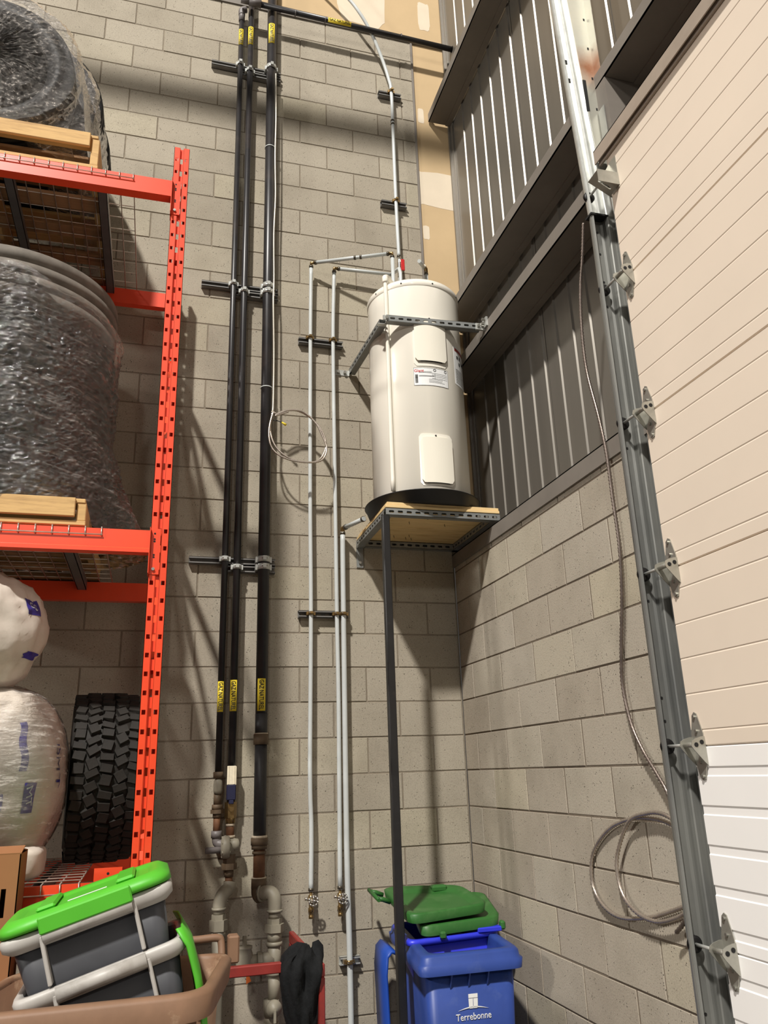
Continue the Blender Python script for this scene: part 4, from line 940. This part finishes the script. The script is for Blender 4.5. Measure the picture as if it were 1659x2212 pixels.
tire(T1, (-2.80, -1.02, pz+.42), (PI/2, 0, .0), 'rubber', 'front tire standing upright on the top pallet, open side facing out', 'upright tires on the top pallet')
tire(T2, (-2.76, -.70, pz+.50), (PI/2, 0, 0), 'rubber', 'second upright tire behind the front one on the top pallet', 'upright tires on the top pallet')
tire(T2, (-2.74, -.37, pz+.50), (PI/2, 0, 0), 'rubber', 'rearmost upright tire on the top pallet by the wall', 'upright tires on the top pallet')

def nz(p, s_, o=0): return noise.noise(Vector((p[0]*s_+o, p[1]*s_+o*1.7, p[2]*s_-o)))
# stretch film round the flat stack
fm = MB(); rings = []; NT_, NZ = 220, 110
for j in range(NZ+1):
    rg_ = []
    for i in range(NT_):
        a = 2*PI*i/NT_; c, s_ = math.cos(a), math.sin(a)
        ztop = 4.06-.10*max(0, c)-.05*nz((c*2, s_*2, 0), 1.0)+.02*nz((c, s_, 3), 5)
        z = (zb-.06)+(ztop-zb+.06)*j/NZ; h = (z-zb)/1.27
        flare = max(0, .33-h)/.33; back = max(0, math.cos(a-.35))**4
        rad = .532+.010*nz((c*1.3, s_*1.3, z*3), 3)+.012*math.sin(z*2*PI/.3155+1.2)*-.5+.022*(.5-abs(nz((c*1.1, s_*1.1, z*3.2+c*.9), 2.6)))+.010*(.5-abs(nz((c*1.1, s_*1.1, z*5+c*.9), 5)))+.006*(.5-abs(nz((c*1.2, s_*1.2, z*9-c*1.4), 9)))+flare*(.04+.16*back)
        rad += random.gauss(0, .0026)
        rg_.append((stx+rad*c, sty+rad*s_, z))
    rings.append(rg_)
fo = obj('stretch_film', fm.loft(rings, False), 'film', None, fix=False); tag(fo, 'crinkled clear stretch film round the flat stack of truck tires', 'plastic wrap')
obj('red_label', MB().lathe([(.585, 2.96), (.588, 2.96), (.575, 3.10), (.572, 3.10)], 8, Matrix.Translation((stx+.02, sty, 0)), True, True, .28, .50), 'red_tag', fo)
# film over the upright tires
fm = MB(); rings = []; NR = 160; ys = [(-1.185, .36), (-1.18, .415), (-1.16, .435), (-1.0, .445), (-.88, .46), (-.83, .505), (-.5, .525), (-.2, .525), (-.16, .45)]
yy = []
for a_, b_ in zip(ys[:-1], ys[1:]):
    st_ = max(1, int((b_[0]-a_[0])/.010)); yy += [(a_[0]+(b_[0]-a_[0])*k_/st_, a_[1]+(b_[1]-a_[1])*k_/st_) for k_ in range(st_)]
yy.append(ys[-1])
for y, r_ in yy:
    rg_ = []; cx_, cz_ = -2.785, pz+.42+(.08 if r_ > .47 else 0)
    for i in range(NR):
        a = 2*PI*i/NR; c, s_ = math.cos(a), math.sin(a); rad = r_+.012*nz((c*2, y*3, s_*2), 2.2)+.010*(.5-abs(nz((c*2, y*5, s_*2), 4)))+.006*(.5-abs(nz((c*2, y*9, s_*2), 8)))
        rad += random.gauss(0, .0026); px, pzz = cx_+rad*c, cz_+rad*s_
        if s_ < 0:
            tgt = LV['top']+.06; k_ = min(1, -s_*1.15); px = cx_+(rad*c)*(1-k_)+math.copysign(min(abs(c)*2.2, 1)*.565, c)*k_*.98; pzz = cz_+(tgt-cz_)*k_ if abs(c) > .35 else cz_+rad*s_*(1-max(0, .35-abs(c)))*1.02
            if y < -1.1: px = cx_+rad*c*(1+.1*k_); pzz = max(cz_+rad*s_, pz-.04)
        rg_.append((px, y, pzz))
    rings.append(rg_)
fm.loft(rings, False)
r0 = rings[0]; cap_ = [r0]
for k_ in (.94, .88, .82, .76, .70, .62, .54, .46, .38, .30, .22, .14, .06):
    cap_.append([((p[0]+2.785)*k_-2.785, -1.187+.012*nz((p[0]*k_, 0, p[2]*k_), 9)+random.gauss(0, .0024), (p[2]-pz-.42)*k_+pz+.42) for p in r0])
fm.loft(cap_, False, False, True)
tag(obj('stretch_film', fm, 'film_top', None, fix=False), 'crinkled clear stretch film over the upright tires on the top pallet', 'plastic wrap')

# knobby off road tire standing on the low deck
kt = thing('knobby_tire', 'black off road tire with chunky tread standing on the low rack deck', 'tire', (-2.02, -.57, LV['low']))
KR = .355; KC = Vector((-2.018, -.57, LV['low']+.010+KR+.018)); KA = .10
KM = Matrix.Translation(KC) @ Matrix.Rotation(KA, 4, 'Z') @ Matrix.Rotation(PI/2, 4, 'Y')
me = tire_mesh(KR, .29, .215, 0); me.transform(KM); obj('carcass', me, 'rubber_mud', kt)
random.seed(5); lug = {}
for kind, (w_, l_) in enumerate(((.058, .044), (.052, .052), (.064, .038))):
    mb = MB(); hx, hy = w_/2, l_/2; sk = .008
    top = [(-hx+sk, -hy+.003, .014), (hx-.004, -hy+.006+sk*.4, .014), (hx-sk, hy-.003, .014), (-hx+.004, hy-.008, .014)]; bot = [(-hx+sk-.003, -hy, -.008), (hx, -hy+sk*.4, -.008), (hx-sk+.003, hy, -.008), (-hx, hy-.005, -.008)]
    mb.add(top+bot, [(0, 1, 2, 3)]+[(i, i+4, (i+1) % 4+4, (i+1) % 4) for i in range(4)]); lm = mb.mesh('tread_block')
    import bmesh
    b = bmesh.new(); b.from_mesh(lm); bmesh.ops.recalc_face_normals(b, faces=b.faces); b.to_mesh(lm); b.free(); lm.materials.append(M['rubber_mud']); lug[kind] = lm
rows_ = [-.112, -.058, 0, .058, .112]; NB = 46
hid = MB()
for ri, zz in enumerate(rows_):
    for k_ in range(NB):
        a = 2*PI*(k_+.5*(ri % 2))/NB+random.uniform(-.02, .02)
        rr = KR-(.008 if abs(zz) > .1 else .0); tilt = (.30 if ri % 2 else -.28)+random.uniform(-.12, .12)
        L_ = Matrix((( -math.sin(a), 0, math.cos(a), rr*math.cos(a)), (math.cos(a), 0, math.sin(a), rr*math.sin(a)), (0, 1, 0, zz), (0, 0, 0, 1)))
        mx = KM @ L_ @ Matrix.Rotation(tilt+PI/2, 4, 'Z')
        wp = mx.translation; front = (wp.y < KC.y+.03)
        lm = lug[(k_+ri) % 3]
        if front:
            o = bpy.data.objects.new('tread_block', lm); COL.objects.link(o); o.parent = kt; o.matrix_parent_inverse = WM[kt.name].inverted(); o.matrix_basis = mx
        else: hid.add([mx @ v.co for v in lm.vertices], [tuple(p.vertices) for p in lm.polygons])
ho = obj('tread_field', hid, 'rubber_mud', kt); ho['kind'] = 'stuff'

# white wrapped bundle and loose white bag
def lump(cen, rad, sd, e=.8, amp=.05, n=64, m=40):
    def P(u, v, off=0.):
        cu, su, cv, sv = math.cos(u), math.sin(u), math.cos(v), math.sin(v); f = lambda q_, p_: math.copysign(abs(q_)**p_, q_)
        d_ = Vector((f(cv, e)*f(cu, e), f(cv, e)*f(su, e), f(sv, e))); k_ = 1+amp*nz(d_, 1.6, sd)+amp*.7*(1-abs(nz(d_, 3.2, sd+3))*2)*.6+amp*.25*nz(d_, 8, sd+5)
        p = Vector((d_.x*rad[0], d_.y*rad[1], d_.z*rad[2]))*k_; return Vector(cen)+p*(1+off)
    return P
def lump_mesh(P, n=72, m=44): return MB().loft([[P(2*PI*i/n, -PI/2+PI*j/m) for i in range(n)] for j in range(m+1)])
def lump_patch(P, u0, u1, v0, v1, off=.006, n=10, wob=0.):
    vs = []; fs = []
    for i in range(n+1):
        for j in range(n+1):
            u = u0+(u1-u0)*i/n+wob*math.sin(j*.9); v = v0+(v1-v0)*j/n; vs.append(P(u, v, off))
    for i in range(n):
        for j in range(n): k_ = i*(n+1)+j; fs.append((k_, k_+n+1, k_+n+2, k_+1))
    return MB().add(vs, fs, True)
def lump_text(P, body, size, uc, vc, su, sv, rot=0., off=.012):
    me = tmesh(body, size, Matrix.Rotation(rot, 4, 'Z'), .0001, 1.0, 0., 2)
    for v in me.vertices: v.co = P(uc+v.co.x*su, vc+v.co.y*sv, off)
    return me
PW = lump((-2.435, -.95, 1.80), (.295, .25, .365), 2, .85, .05)
wbn = thing('wrapped_bundle', 'bulky white bagged tire bundle in clear film with purple print', 'bundle', (-2.43, -.9, LV['low']))
obj('bagged_bundle', lump_mesh(PW), 'bag_white', wbn)
obj('film_layer', MB().loft([[PW(2*PI*i/72, -PI/2+PI*j/44, .018+.006*nz((i*.3, j*.3, 0), 1)) for i in range(72)] for j in range(45)]), 'film_light', wbn, fix=False)
s1 = obj('purple_print', lump_patch(PW, -1.12, -1.02, .05, .55, .010, 10, .02), 'print_purple', wbn); obj('purple_print', lump_patch(PW, -1.02, -.84, -.28, -.02, .010), 'print_purple', wbn); obj('purple_print', lump_patch(PW, -1.34, -1.28, -.55, -.1, .010, 10, .015), 'print_purple', wbn)
obj('bag_lettering', lump_text(PW, 'MT', .15, -.93, -.13, .9, .9, -PI/2+.2, .013), 'white_print', wbn); obj('bag_lettering', lump_text(PW, 'ISMT', .2, -.42, .12, .8, .9, -PI/2, .012), 'print_purple', wbn)
PB = lump((-2.535, -.97, 2.40), (.255, .21, .245), 9, .9, .10)
bag = thing('plastic_bag', 'loose white plastic bag lying on top of the wrapped bundle', 'bag', (-2.53, -.97, 2.16))
obj('bag_body', lump_mesh(PB), 'bag_white', bag); obj('purple_print', lump_patch(PB, -.62, -.22, .18, .48, .010), 'print_purple', bag); obj('purple_print', lump_patch(PB, -.52, -.12, -.50, -.36, .010, 10, .03), 'print_purple', bag)
obj('bag_lettering', lump_text(PB, 'SS', .22, -.42, .33, .9, .9, -.4, .016), 'white_print', bag)
PC_ = lump((-2.40, -1.0, 1.495), (.215, .16, .066), 4, .45, .05)
tag(obj('film_parcel', lump_mesh(PC_, 48, 20), 'bag_white'), 'flat white film wrapped parcel at the foot of the bundle', 'parcel')

# ------------------------------------------------------------------ bins, totes, box in front of the rack
def rquad(c, r_, z, n=6, ins=0.):
    # rounded polygon from corners (counter clockwise), inset by ins
    P = [Vector((p[0], p[1])) for p in c]; out = []; m = len(P); cen = sum(P, Vector((0, 0)))/m
    Q = []
    for i in range(m):
        a, b, d_ = P[i-1], P[i], P[(i+1) % m]; e1 = (b-a).normalized(); e2 = (d_-b).normalized(); n1 = Vector((-e1.y, e1.x)); n2 = Vector((-e2.y, e2.x)); bi = (n1+n2); k_ = ins/(bi.length_squared/2) if bi.length > 1e-6 else 0
        Q.append(b+bi*k_)
    for i in range(m):
        a, b, d_ = Q[i-1], Q[i], Q[(i+1) % m]; u = (a-b).normalized(); v = (d_-b).normalized()
        for k_ in range(n+1):
            t_ = k_/n if n else .5; out.append((b+u*r_*(1-t_)**2+v*r_*t_**2))
    zz = z if callable(z) else (lambda p: z)
    return [(p.x, p.y, zz(p)) for p in out]
def bin_body(corners, top, rad, taper, wall=.006, bot=.02, cen=None):
    rg_ = []; c = corners; cx_ = sum(p[0] for p in c)/len(c); cy_ = sum(p[1] for p in c)/len(c)
    sc_ = lambda k_: [(cx_+(p[0]-cx_)*k_, cy_+(p[1]-cy_)*k_) for p in c]
    return [rquad(sc_(taper), rad*.7, bot), rquad(sc_(1), rad, top), rquad(sc_(1), rad-wall, top, 6, wall), rquad(sc_(taper), rad*.7-wall, bot+.012, 6, wall)]
# brown cart
BC = [(-2.34, -1.905), (-1.60, -1.905), (-1.475, -1.335), (-2.205, -1.335)]; BZ = 1.18
bb = thing('brown_cart', 'brown wheeled bin without lid in front of the rack, totes dumped inside', 'bin', (-1.95, -1.6, 0))
ins = [tuple(p[:2]) for p in rquad(BC, .0001, 0, 0, .03)]
R_ = bin_body([ (p[0], p[1]) for p in [rquad(BC, .0001, 0, 0, .03)[i] for i in range(4)]], BZ-.012, .10, .80)
obj('bin_body', MB().loft(R_, True, True, True), 'brown_bin', bb)
obj('bin_rim', MB().loft([rquad(BC, .11, BZ-.075, 8, .002), rquad(BC, .11, BZ-.012, 8, -.004), rquad(BC, .11, BZ, 8, .006), rquad(BC, .10, BZ+.002, 8, .026), rquad(BC, .095, BZ-.006, 8, .034), rquad(BC, .095, BZ-.03, 8, .036)], True), 'brown_bin', bb)
hb = MB().tube(smooth_path([(-1.69, -1.265, 1.145), (-1.685, -1.262, 1.20), (-1.67, -1.26, 1.212), (-1.60, -1.26, 1.213), (-1.53, -1.26, 1.214), (-1.515, -1.262, 1.20), (-1.512, -1.28, 1.15)], 5), .014, 10)
obj('handle', hb, 'brown_bin', bb); obj('hinge_lug', MB().box((-1.492, -1.30, 1.13), (-1.450, -1.24, 1.222), None, .006), 'brown_bin', bb); obj('hinge_lug', MB().box((-2.2, -1.30, 1.13), (-2.16, -1.24, 1.222), None, .006), 'brown_bin', bb)

# cardboard box
cbx = thing('cardboard_box', 'tall brown cardboard box with a hand hole beside the totes', 'box', (-2.39, -1.32, 0))
bx0, bx1, by0, by1, bzt = -2.56, -2.218, -1.405, -1.245, 1.553
bxm = MB().box((bx0, by1-.004, .0), (bx1, by1, bzt)).box((bx0, by0, 0), (bx0+.004, by1, bzt)).box((bx1-.004, by0, 0), (bx1, by1, bzt)).box((bx0, by0, 0), (bx1, by1, .004))
bxm.slotplate(bx1-bx0, bzt, [(bx1-bx0-.045, 1.40, .008, .045)], .004, basis((bx0, by0, 0), (1, 0, 0), (0, 0, 1), (0, -1, 0)), False)
obj('box_shell', bxm, 'card', cbx, fix=False); objs('box_flap', MB().box((0, 0, 0), (bx1-bx0, .085, .004), Matrix.Translation((bx0, by0, bzt)) @ Matrix.Rotation(.22, 4, 'X')).box((0, -.075, 0), (bx1-bx0, 0, .004), Matrix.Translation((bx0, by1, bzt)) @ Matrix.Rotation(-.1, 4, 'X')), 'card', cbx)

# grey totes
TT = math.radians(16.2); tc_, ts_ = math.cos(TT), math.sin(TT)
def TB(o): return basis(o, Vector((tc_, 0, ts_)), Vector((0, 1, 0)), Vector((-ts_, 0, tc_)))
def tote(o, label):
    mx = TB(o); t = thing('recycling_tote', label, 'tote', o, 'grey totes in the brown bin')
    def RQ(L, W, z, r_, ins=0.): return [tuple(mx @ Vector(p)) for p in rquad([(-L/2, -W/2), (L/2, -W/2), (L/2, W/2), (-L/2, W/2)], r_, z, 6, ins)]
    obj('tote_body', MB().loft([RQ(.38, .27, -.33, .04), RQ(.46, .335, -.01, .05), RQ(.46, .335, -.01, .046, .005), RQ(.38, .27, -.322, .036, .005)], True, True, True), 'tote_body', t)
    obj('tote_rim', MB().loft([RQ(.465, .34, -.05, .05), RQ(.505, .378, -.035, .06), RQ(.512, .385, -.012, .06), RQ(.50, .375, .0, .058), RQ(.46, .335, .0, .05), RQ(.455, .33, -.02, .048)], True), 'tote_rim', t)
    obj('grip_bar', MB().cyl(mx @ Vector((-.13, -.188, -.022)), mx @ Vector((.13, -.188, -.022)), .021, 14), 'tote_rim', t)
    for xx in (-.135, .135): obj('corner_rib', MB().box((xx-.006, -.192, -.16), (xx+.006, -.15, -.02), mx, .003), 'tote_rim', t)
    return t
tu = Vector((-1.966, -1.615, 1.408)); zax = Vector((-ts_, 0, tc_)); tl = tu-zax*.165+Vector((.006, 0, 0))
tote(tl, 'lower grey recycling tote tipped in the brown bin, without lid'); tup = tote(tu, 'upper grey recycling tote under a bright green lid, nested in the other tote')
mx = TB(tu+zax*.004)
def RQ(L, W, z, r_, ins=0.): return [tuple(mx @ Vector(p)) for p in rquad([(-L/2, -W/2), (L/2, -W/2), (L/2, W/2), (-L/2, W/2)], r_, z, 6, ins)]
gl = obj('green_lid', MB().loft([RQ(.515, .40, .0, .09), RQ(.51, .395, .022, .09), RQ(.46, .34, .040, .08), RQ(.40, .28, .037, .06), RQ(.38, .26, .031, .05)], True, True, True), 'green_lid', tup)
obj('front_flap', MB().box((-.135, -.212, -.020), (.135, -.196, .030), mx, .005), 'green_lid', gl); obj('raised_ridge', MB().box((-.15, -.10, .031), (-.09, .16, .046), mx, .008), 'green_lid', gl); obj('raised_ridge', MB().box((.09, -.10, .031), (.15, .16, .046), mx, .008), 'green_lid', gl)
obj('embossed_bar', MB().box((-.06, -.055, .0315), (.06, -.045, .033), mx), 'white_print', gl)
gs = MB(); prf = [(-1.702, 1.34), (-1.668, 1.29), (-1.640, 1.20), (-1.618, 1.10), (-1.606, .98), (-1.602, .86)]
for off in (0, .008):
    pass
vs = []; fs = []; nn = len(prf)
for yv, b_ in ((-1.80, .0), (-1.78, .016), (-1.62, .022), (-1.46, .016), (-1.44, .0)):
    for x, z in prf: vs.append((x+b_, yv, z))
for i in range(4):
    for j in range(nn-1): k_ = i*nn+j; fs.append((k_, k_+nn, k_+nn+1, k_+1))
tl_o = obj('tote_cover', MB().add(vs, fs, True), 'green_lid', None, fix=False); sm_ = tl_o.modifiers.new('thickness', 'SOLIDIFY'); sm_.thickness = .006
tag(tl_o, 'bright green cover standing on edge behind the lower grey tote', 'cover')

# blue cart in the corner
QC = [(-.655, -.98), (-.165, -.985), (-.06, -.12), (-.545, -.10)]; QZ = 1.02
bl = thing('blue_cart', 'blue wheeled recycling bin with city lettering in the corner', 'bin', (-.33, -.5, 0))
ic = [rquad(QC, .0001, 0, 0, .035)[i][:2] for i in range(4)]
obj('bin_body', MB().loft(bin_body(ic, QZ-.02, .05, .86), True, True, True), 'blue_cart', bl)
obj('bin_rim', MB().loft([rquad(QC, .05, QZ-.078, 6, .004), rquad(QC, .05, QZ-.040, 6, .0), rquad(QC, .05, QZ-.036, 6, .010), rquad(QC, .05, QZ-.010, 6, .014), rquad(QC, .05, QZ, 6, .024), rquad(QC, .05, QZ, 6, .060), rquad(QC, .045, QZ-.012, 6, .066), rquad(QC, .045, QZ-.07, 6, .07)], True), 'blue_cart', bl)
cxm = sum(p[0] for p in ic)/4; cym = sum(p[1] for p in ic)/4
def bface(s_, z):   # point on the front face of the bin: s 0..1 left to right
    k_ = .86+(1-.86)*(z-.02)/(QZ-.04); a = Vector(ic[0]); b = Vector(ic[1]); p = a.lerp(b, s_); return Vector((cxm+(p.x-cxm)*k_, cym+(p.y-cym)*k_, z))
fu = (bface(1, .8)-bface(0, .8)).normalized(); fv = (bface(.5, .9)-bface(.5, .3)).normalized(); fn = fu.cross(fv)
for s_ in (.25, .45, .66): obj('gusset', MB().prism([(0, 0), (.03, 0), (0, -.06)], .006, basis(bface(s_, QZ-.075), -Vector((0, 0, 0)) + fn, Vector((0, 0, 1)), fu)), 'blue_cart', bl)
def logo(px_s, z): return basis(bface(px_s, z)+fn*.002, fu, fv, fn)
obj('city_lettering', tmesh('Terrebonne', .038, logo(.50, .768), .0008, .88), 'white_print', bl)
em = MB().box((-.038, .0, 0), (.038, .028, .0015)).prism([(-.038, -.004), (-.002, -.004), (-.002, -.072), (-.030, -.072), (-.036, -.064)], .0015).prism([(.002, -.004), (.038, -.004), (.036, -.064), (.030, -.072), (.002, -.072)], .0015)
me = em.mesh('emblem'); me.transform(logo(.50, .840) @ Matrix.Scale(.56, 4)); obj('city_emblem', me, 'white_print', bl)
ac = [(-.125+.25*i/12, .0 + .028*math.sin(PI*i/12*.9+.15)) for i in range(13)]; ac2 = [(x, y-.009*math.sin(PI*i/12)) for i, (x, y) in enumerate(ac)]
me = MB().prism(ac2+ac[::-1], .0015).mesh('emblem_arc'); me.transform(logo(.50, .792) @ Matrix.Scale(.56, 4)); obj('emblem_arc', me, 'white_print', bl)
hlid = MB(); pl = []
for zz, xo, in ((.945, -.012), (.955, -.05), (.93, -.085), (.85, -.098), (.6, -.088), (.25, -.07)):
    pl.append([(-.592+xo*.75, -.46, zz), (-.566+xo*.75, -.16, zz)])
vs = [p for r_ in pl for p in r_]; hl_o = obj('hanging_lid', MB().add(vs, [(2*i, 2*i+1, 2*i+3, 2*i+2) for i in range(len(pl)-1)], True), 'blue_lid', bl, fix=False); sm_ = hl_o.modifiers.new('thickness', 'SOLIDIFY'); sm_.thickness = .014
# nested boxes on top of the cart
NB_ = [(-.615, -.70), (-.125, -.615), (-.09, -.17), (-.55, -.22)]
nb = thing('blue_box', 'bright blue recycling box nested in the mouth of the blue bin', 'box', (-.35, -.45, .75))
obj('box_shell', MB().loft([rquad(NB_, .05, .72, 6, .05), rquad(NB_, .05, 1.025, 6, .014), rquad(NB_, .045, 1.025, 6, .02), rquad(NB_, .045, .73, 6, .056)], True, True, True), 'blue_bright', nb)
obj('box_rim', MB().loft([rquad(NB_, .06, 1.005, 6, .012), rquad(NB_, .06, 1.012, 6, -.006), rquad(NB_, .06, 1.032, 6, -.004), rquad(NB_, .055, 1.036, 6, .012), rquad(NB_, .05, 1.02, 6, .02)], True), 'blue_bright', nb)
obj('rim_lug', MB().box((-.245, -.645, 1.03), (-.12, -.60, 1.052), Matrix.Identity(4), .004), 'blue_bright', nb)
G2 = [(-.545, -.685), (-.115, -.62), (-.03, -.20), (-.46, -.22)]
g2 = thing('green_box_lid', 'dark green lid lying lower and to the right on the blue box', 'lid', (-.3, -.45, 1.05))
zt = lambda b_: (lambda p: b_+.06*(p.y+.65)/.45)
obj('lid_skin', MB().loft([rquad(G2, .07, zt(1.045), 6, .0), rquad(G2, .07, zt(1.085), 6, -.004), rquad(G2, .07, zt(1.092), 6, .012), rquad(G2, .06, zt(1.075), 6, .04)], True, False, True), 'green_dark', g2)
obj('latch', MB().box((-.455, -.705, 1.028), (-.425, -.675, 1.062), None, .008), 'green_dark', g2); obj('latch', MB().box((-.125, -.65, 1.035), (-.10, -.61, 1.075), None, .008), 'green_dark', g2)
G1 = [(-.605, -.70), (-.160, -.60), (-.165, -.22), (-.585, -.15)]
g1 = thing('green_box_lid', 'faded green lid tilted on top of the other green lid', 'lid', (-.4, -.45, 1.1))
z1_ = lambda b_: (lambda p: b_+.055*(p.y+.7)/.5)
obj('lid_skin', MB().loft([rquad(G1, .08, z1_(1.098), 6, .004), rquad(G1, .08, z1_(1.135), 6, -.002), rquad(G1, .08, z1_(1.142), 6, .010), rquad(G1, .07, z1_(1.128), 6, .045), rquad(G1, .06, z1_(1.118), 6, .06)], True, False, True), 'green_dark', g1)
obj('lid_notch', MB().box((-.335, -.255, 1.165), (-.25, -.20, 1.20), None, .01), 'green_dark', g1)
for i, yv in enumerate((-.33, -.19)): obj('hinge_arm', MB().tube([(-.59, yv, 1.15+.015*i), (-.63, yv, 1.165+.015*i), (-.655, yv, 1.168+.015*i)], .012, 8), 'green_dark', g1)
obj('hinge_rod', MB().cyl((-.655, -.35, 1.165), (-.65, -.13, 1.187), .010, 8), 'green_dark', g1)

# red frame with black cloth
rf = thing('red_frame', 'red square tube steel frame between brown and blue bins', 'frame', (-1.1, -.5, 0))
zf = 1.03; xr_, yn, yf_ = -1.062, -.95, -.17; s_ = .022
obj('top_rail', bx((xr_-s_, yn, zf-.05), (xr_+s_*.2, yf_, zf), .004), 'red_steel', rf); obj('cross_rail', bx((-1.62, -.86, zf-.040), (xr_-s_-.001, -.825, zf+.0), .004), 'red_steel', rf)
for yy_ in (yn, yf_-.04): obj('leg', bx((xr_-s_, yy_, 0), (xr_+s_*.2, yy_+.04, zf-.05), .004), 'red_steel', rf)
obj('leg', bx((-1.62, -.86, 0), (-1.58, -.825, zf-.040), .004), 'red_steel', rf)
obj('low_rail', bx((-1.62, -.86, .25), (-1.085, -.825, .29), .004), 'red_steel', rf)
rings = []; random.seed(3)
prof_ = [(1.075, -1.11, .012, .02), (1.082, -1.12, .050, .05), (1.062, -1.13, .078, .075), (1.03, -1.142, .092, .085), (.98, -1.148, .090, .085), (.92, -1.150, .080, .075), (.86, -1.146, .072, .066), (.80, -1.140, .056, .056), (.74, -1.132, .040, .046), (.68, -1.124, .024, .034), (.64, -1.12, .008, .012)]
for zc_, xc_, hx_, hy_ in prof_:
    rg_ = []
    for i in range(64):
        a = 2*PI*i/64; c, s2 = math.cos(a), math.sin(a); k_ = 1+.20*math.sin(a*4+zc_*11)+.16*math.sin(a*7-zc_*17)+.10*math.sin(a*13+zc_*31)
        rg_.append((xc_+hx_*c*(.75+.25*k_), -.875+hy_*s2*k_-.01, zc_+.018*math.sin(a*3+1)+.008*math.sin(a*8)))
    rings.append(rg_)
co = obj('black_cloth', MB().loft(rings, True, True, True), 'cloth', None); tag(co, 'crumpled black cloth hung over the corner of the red frame', 'cloth')
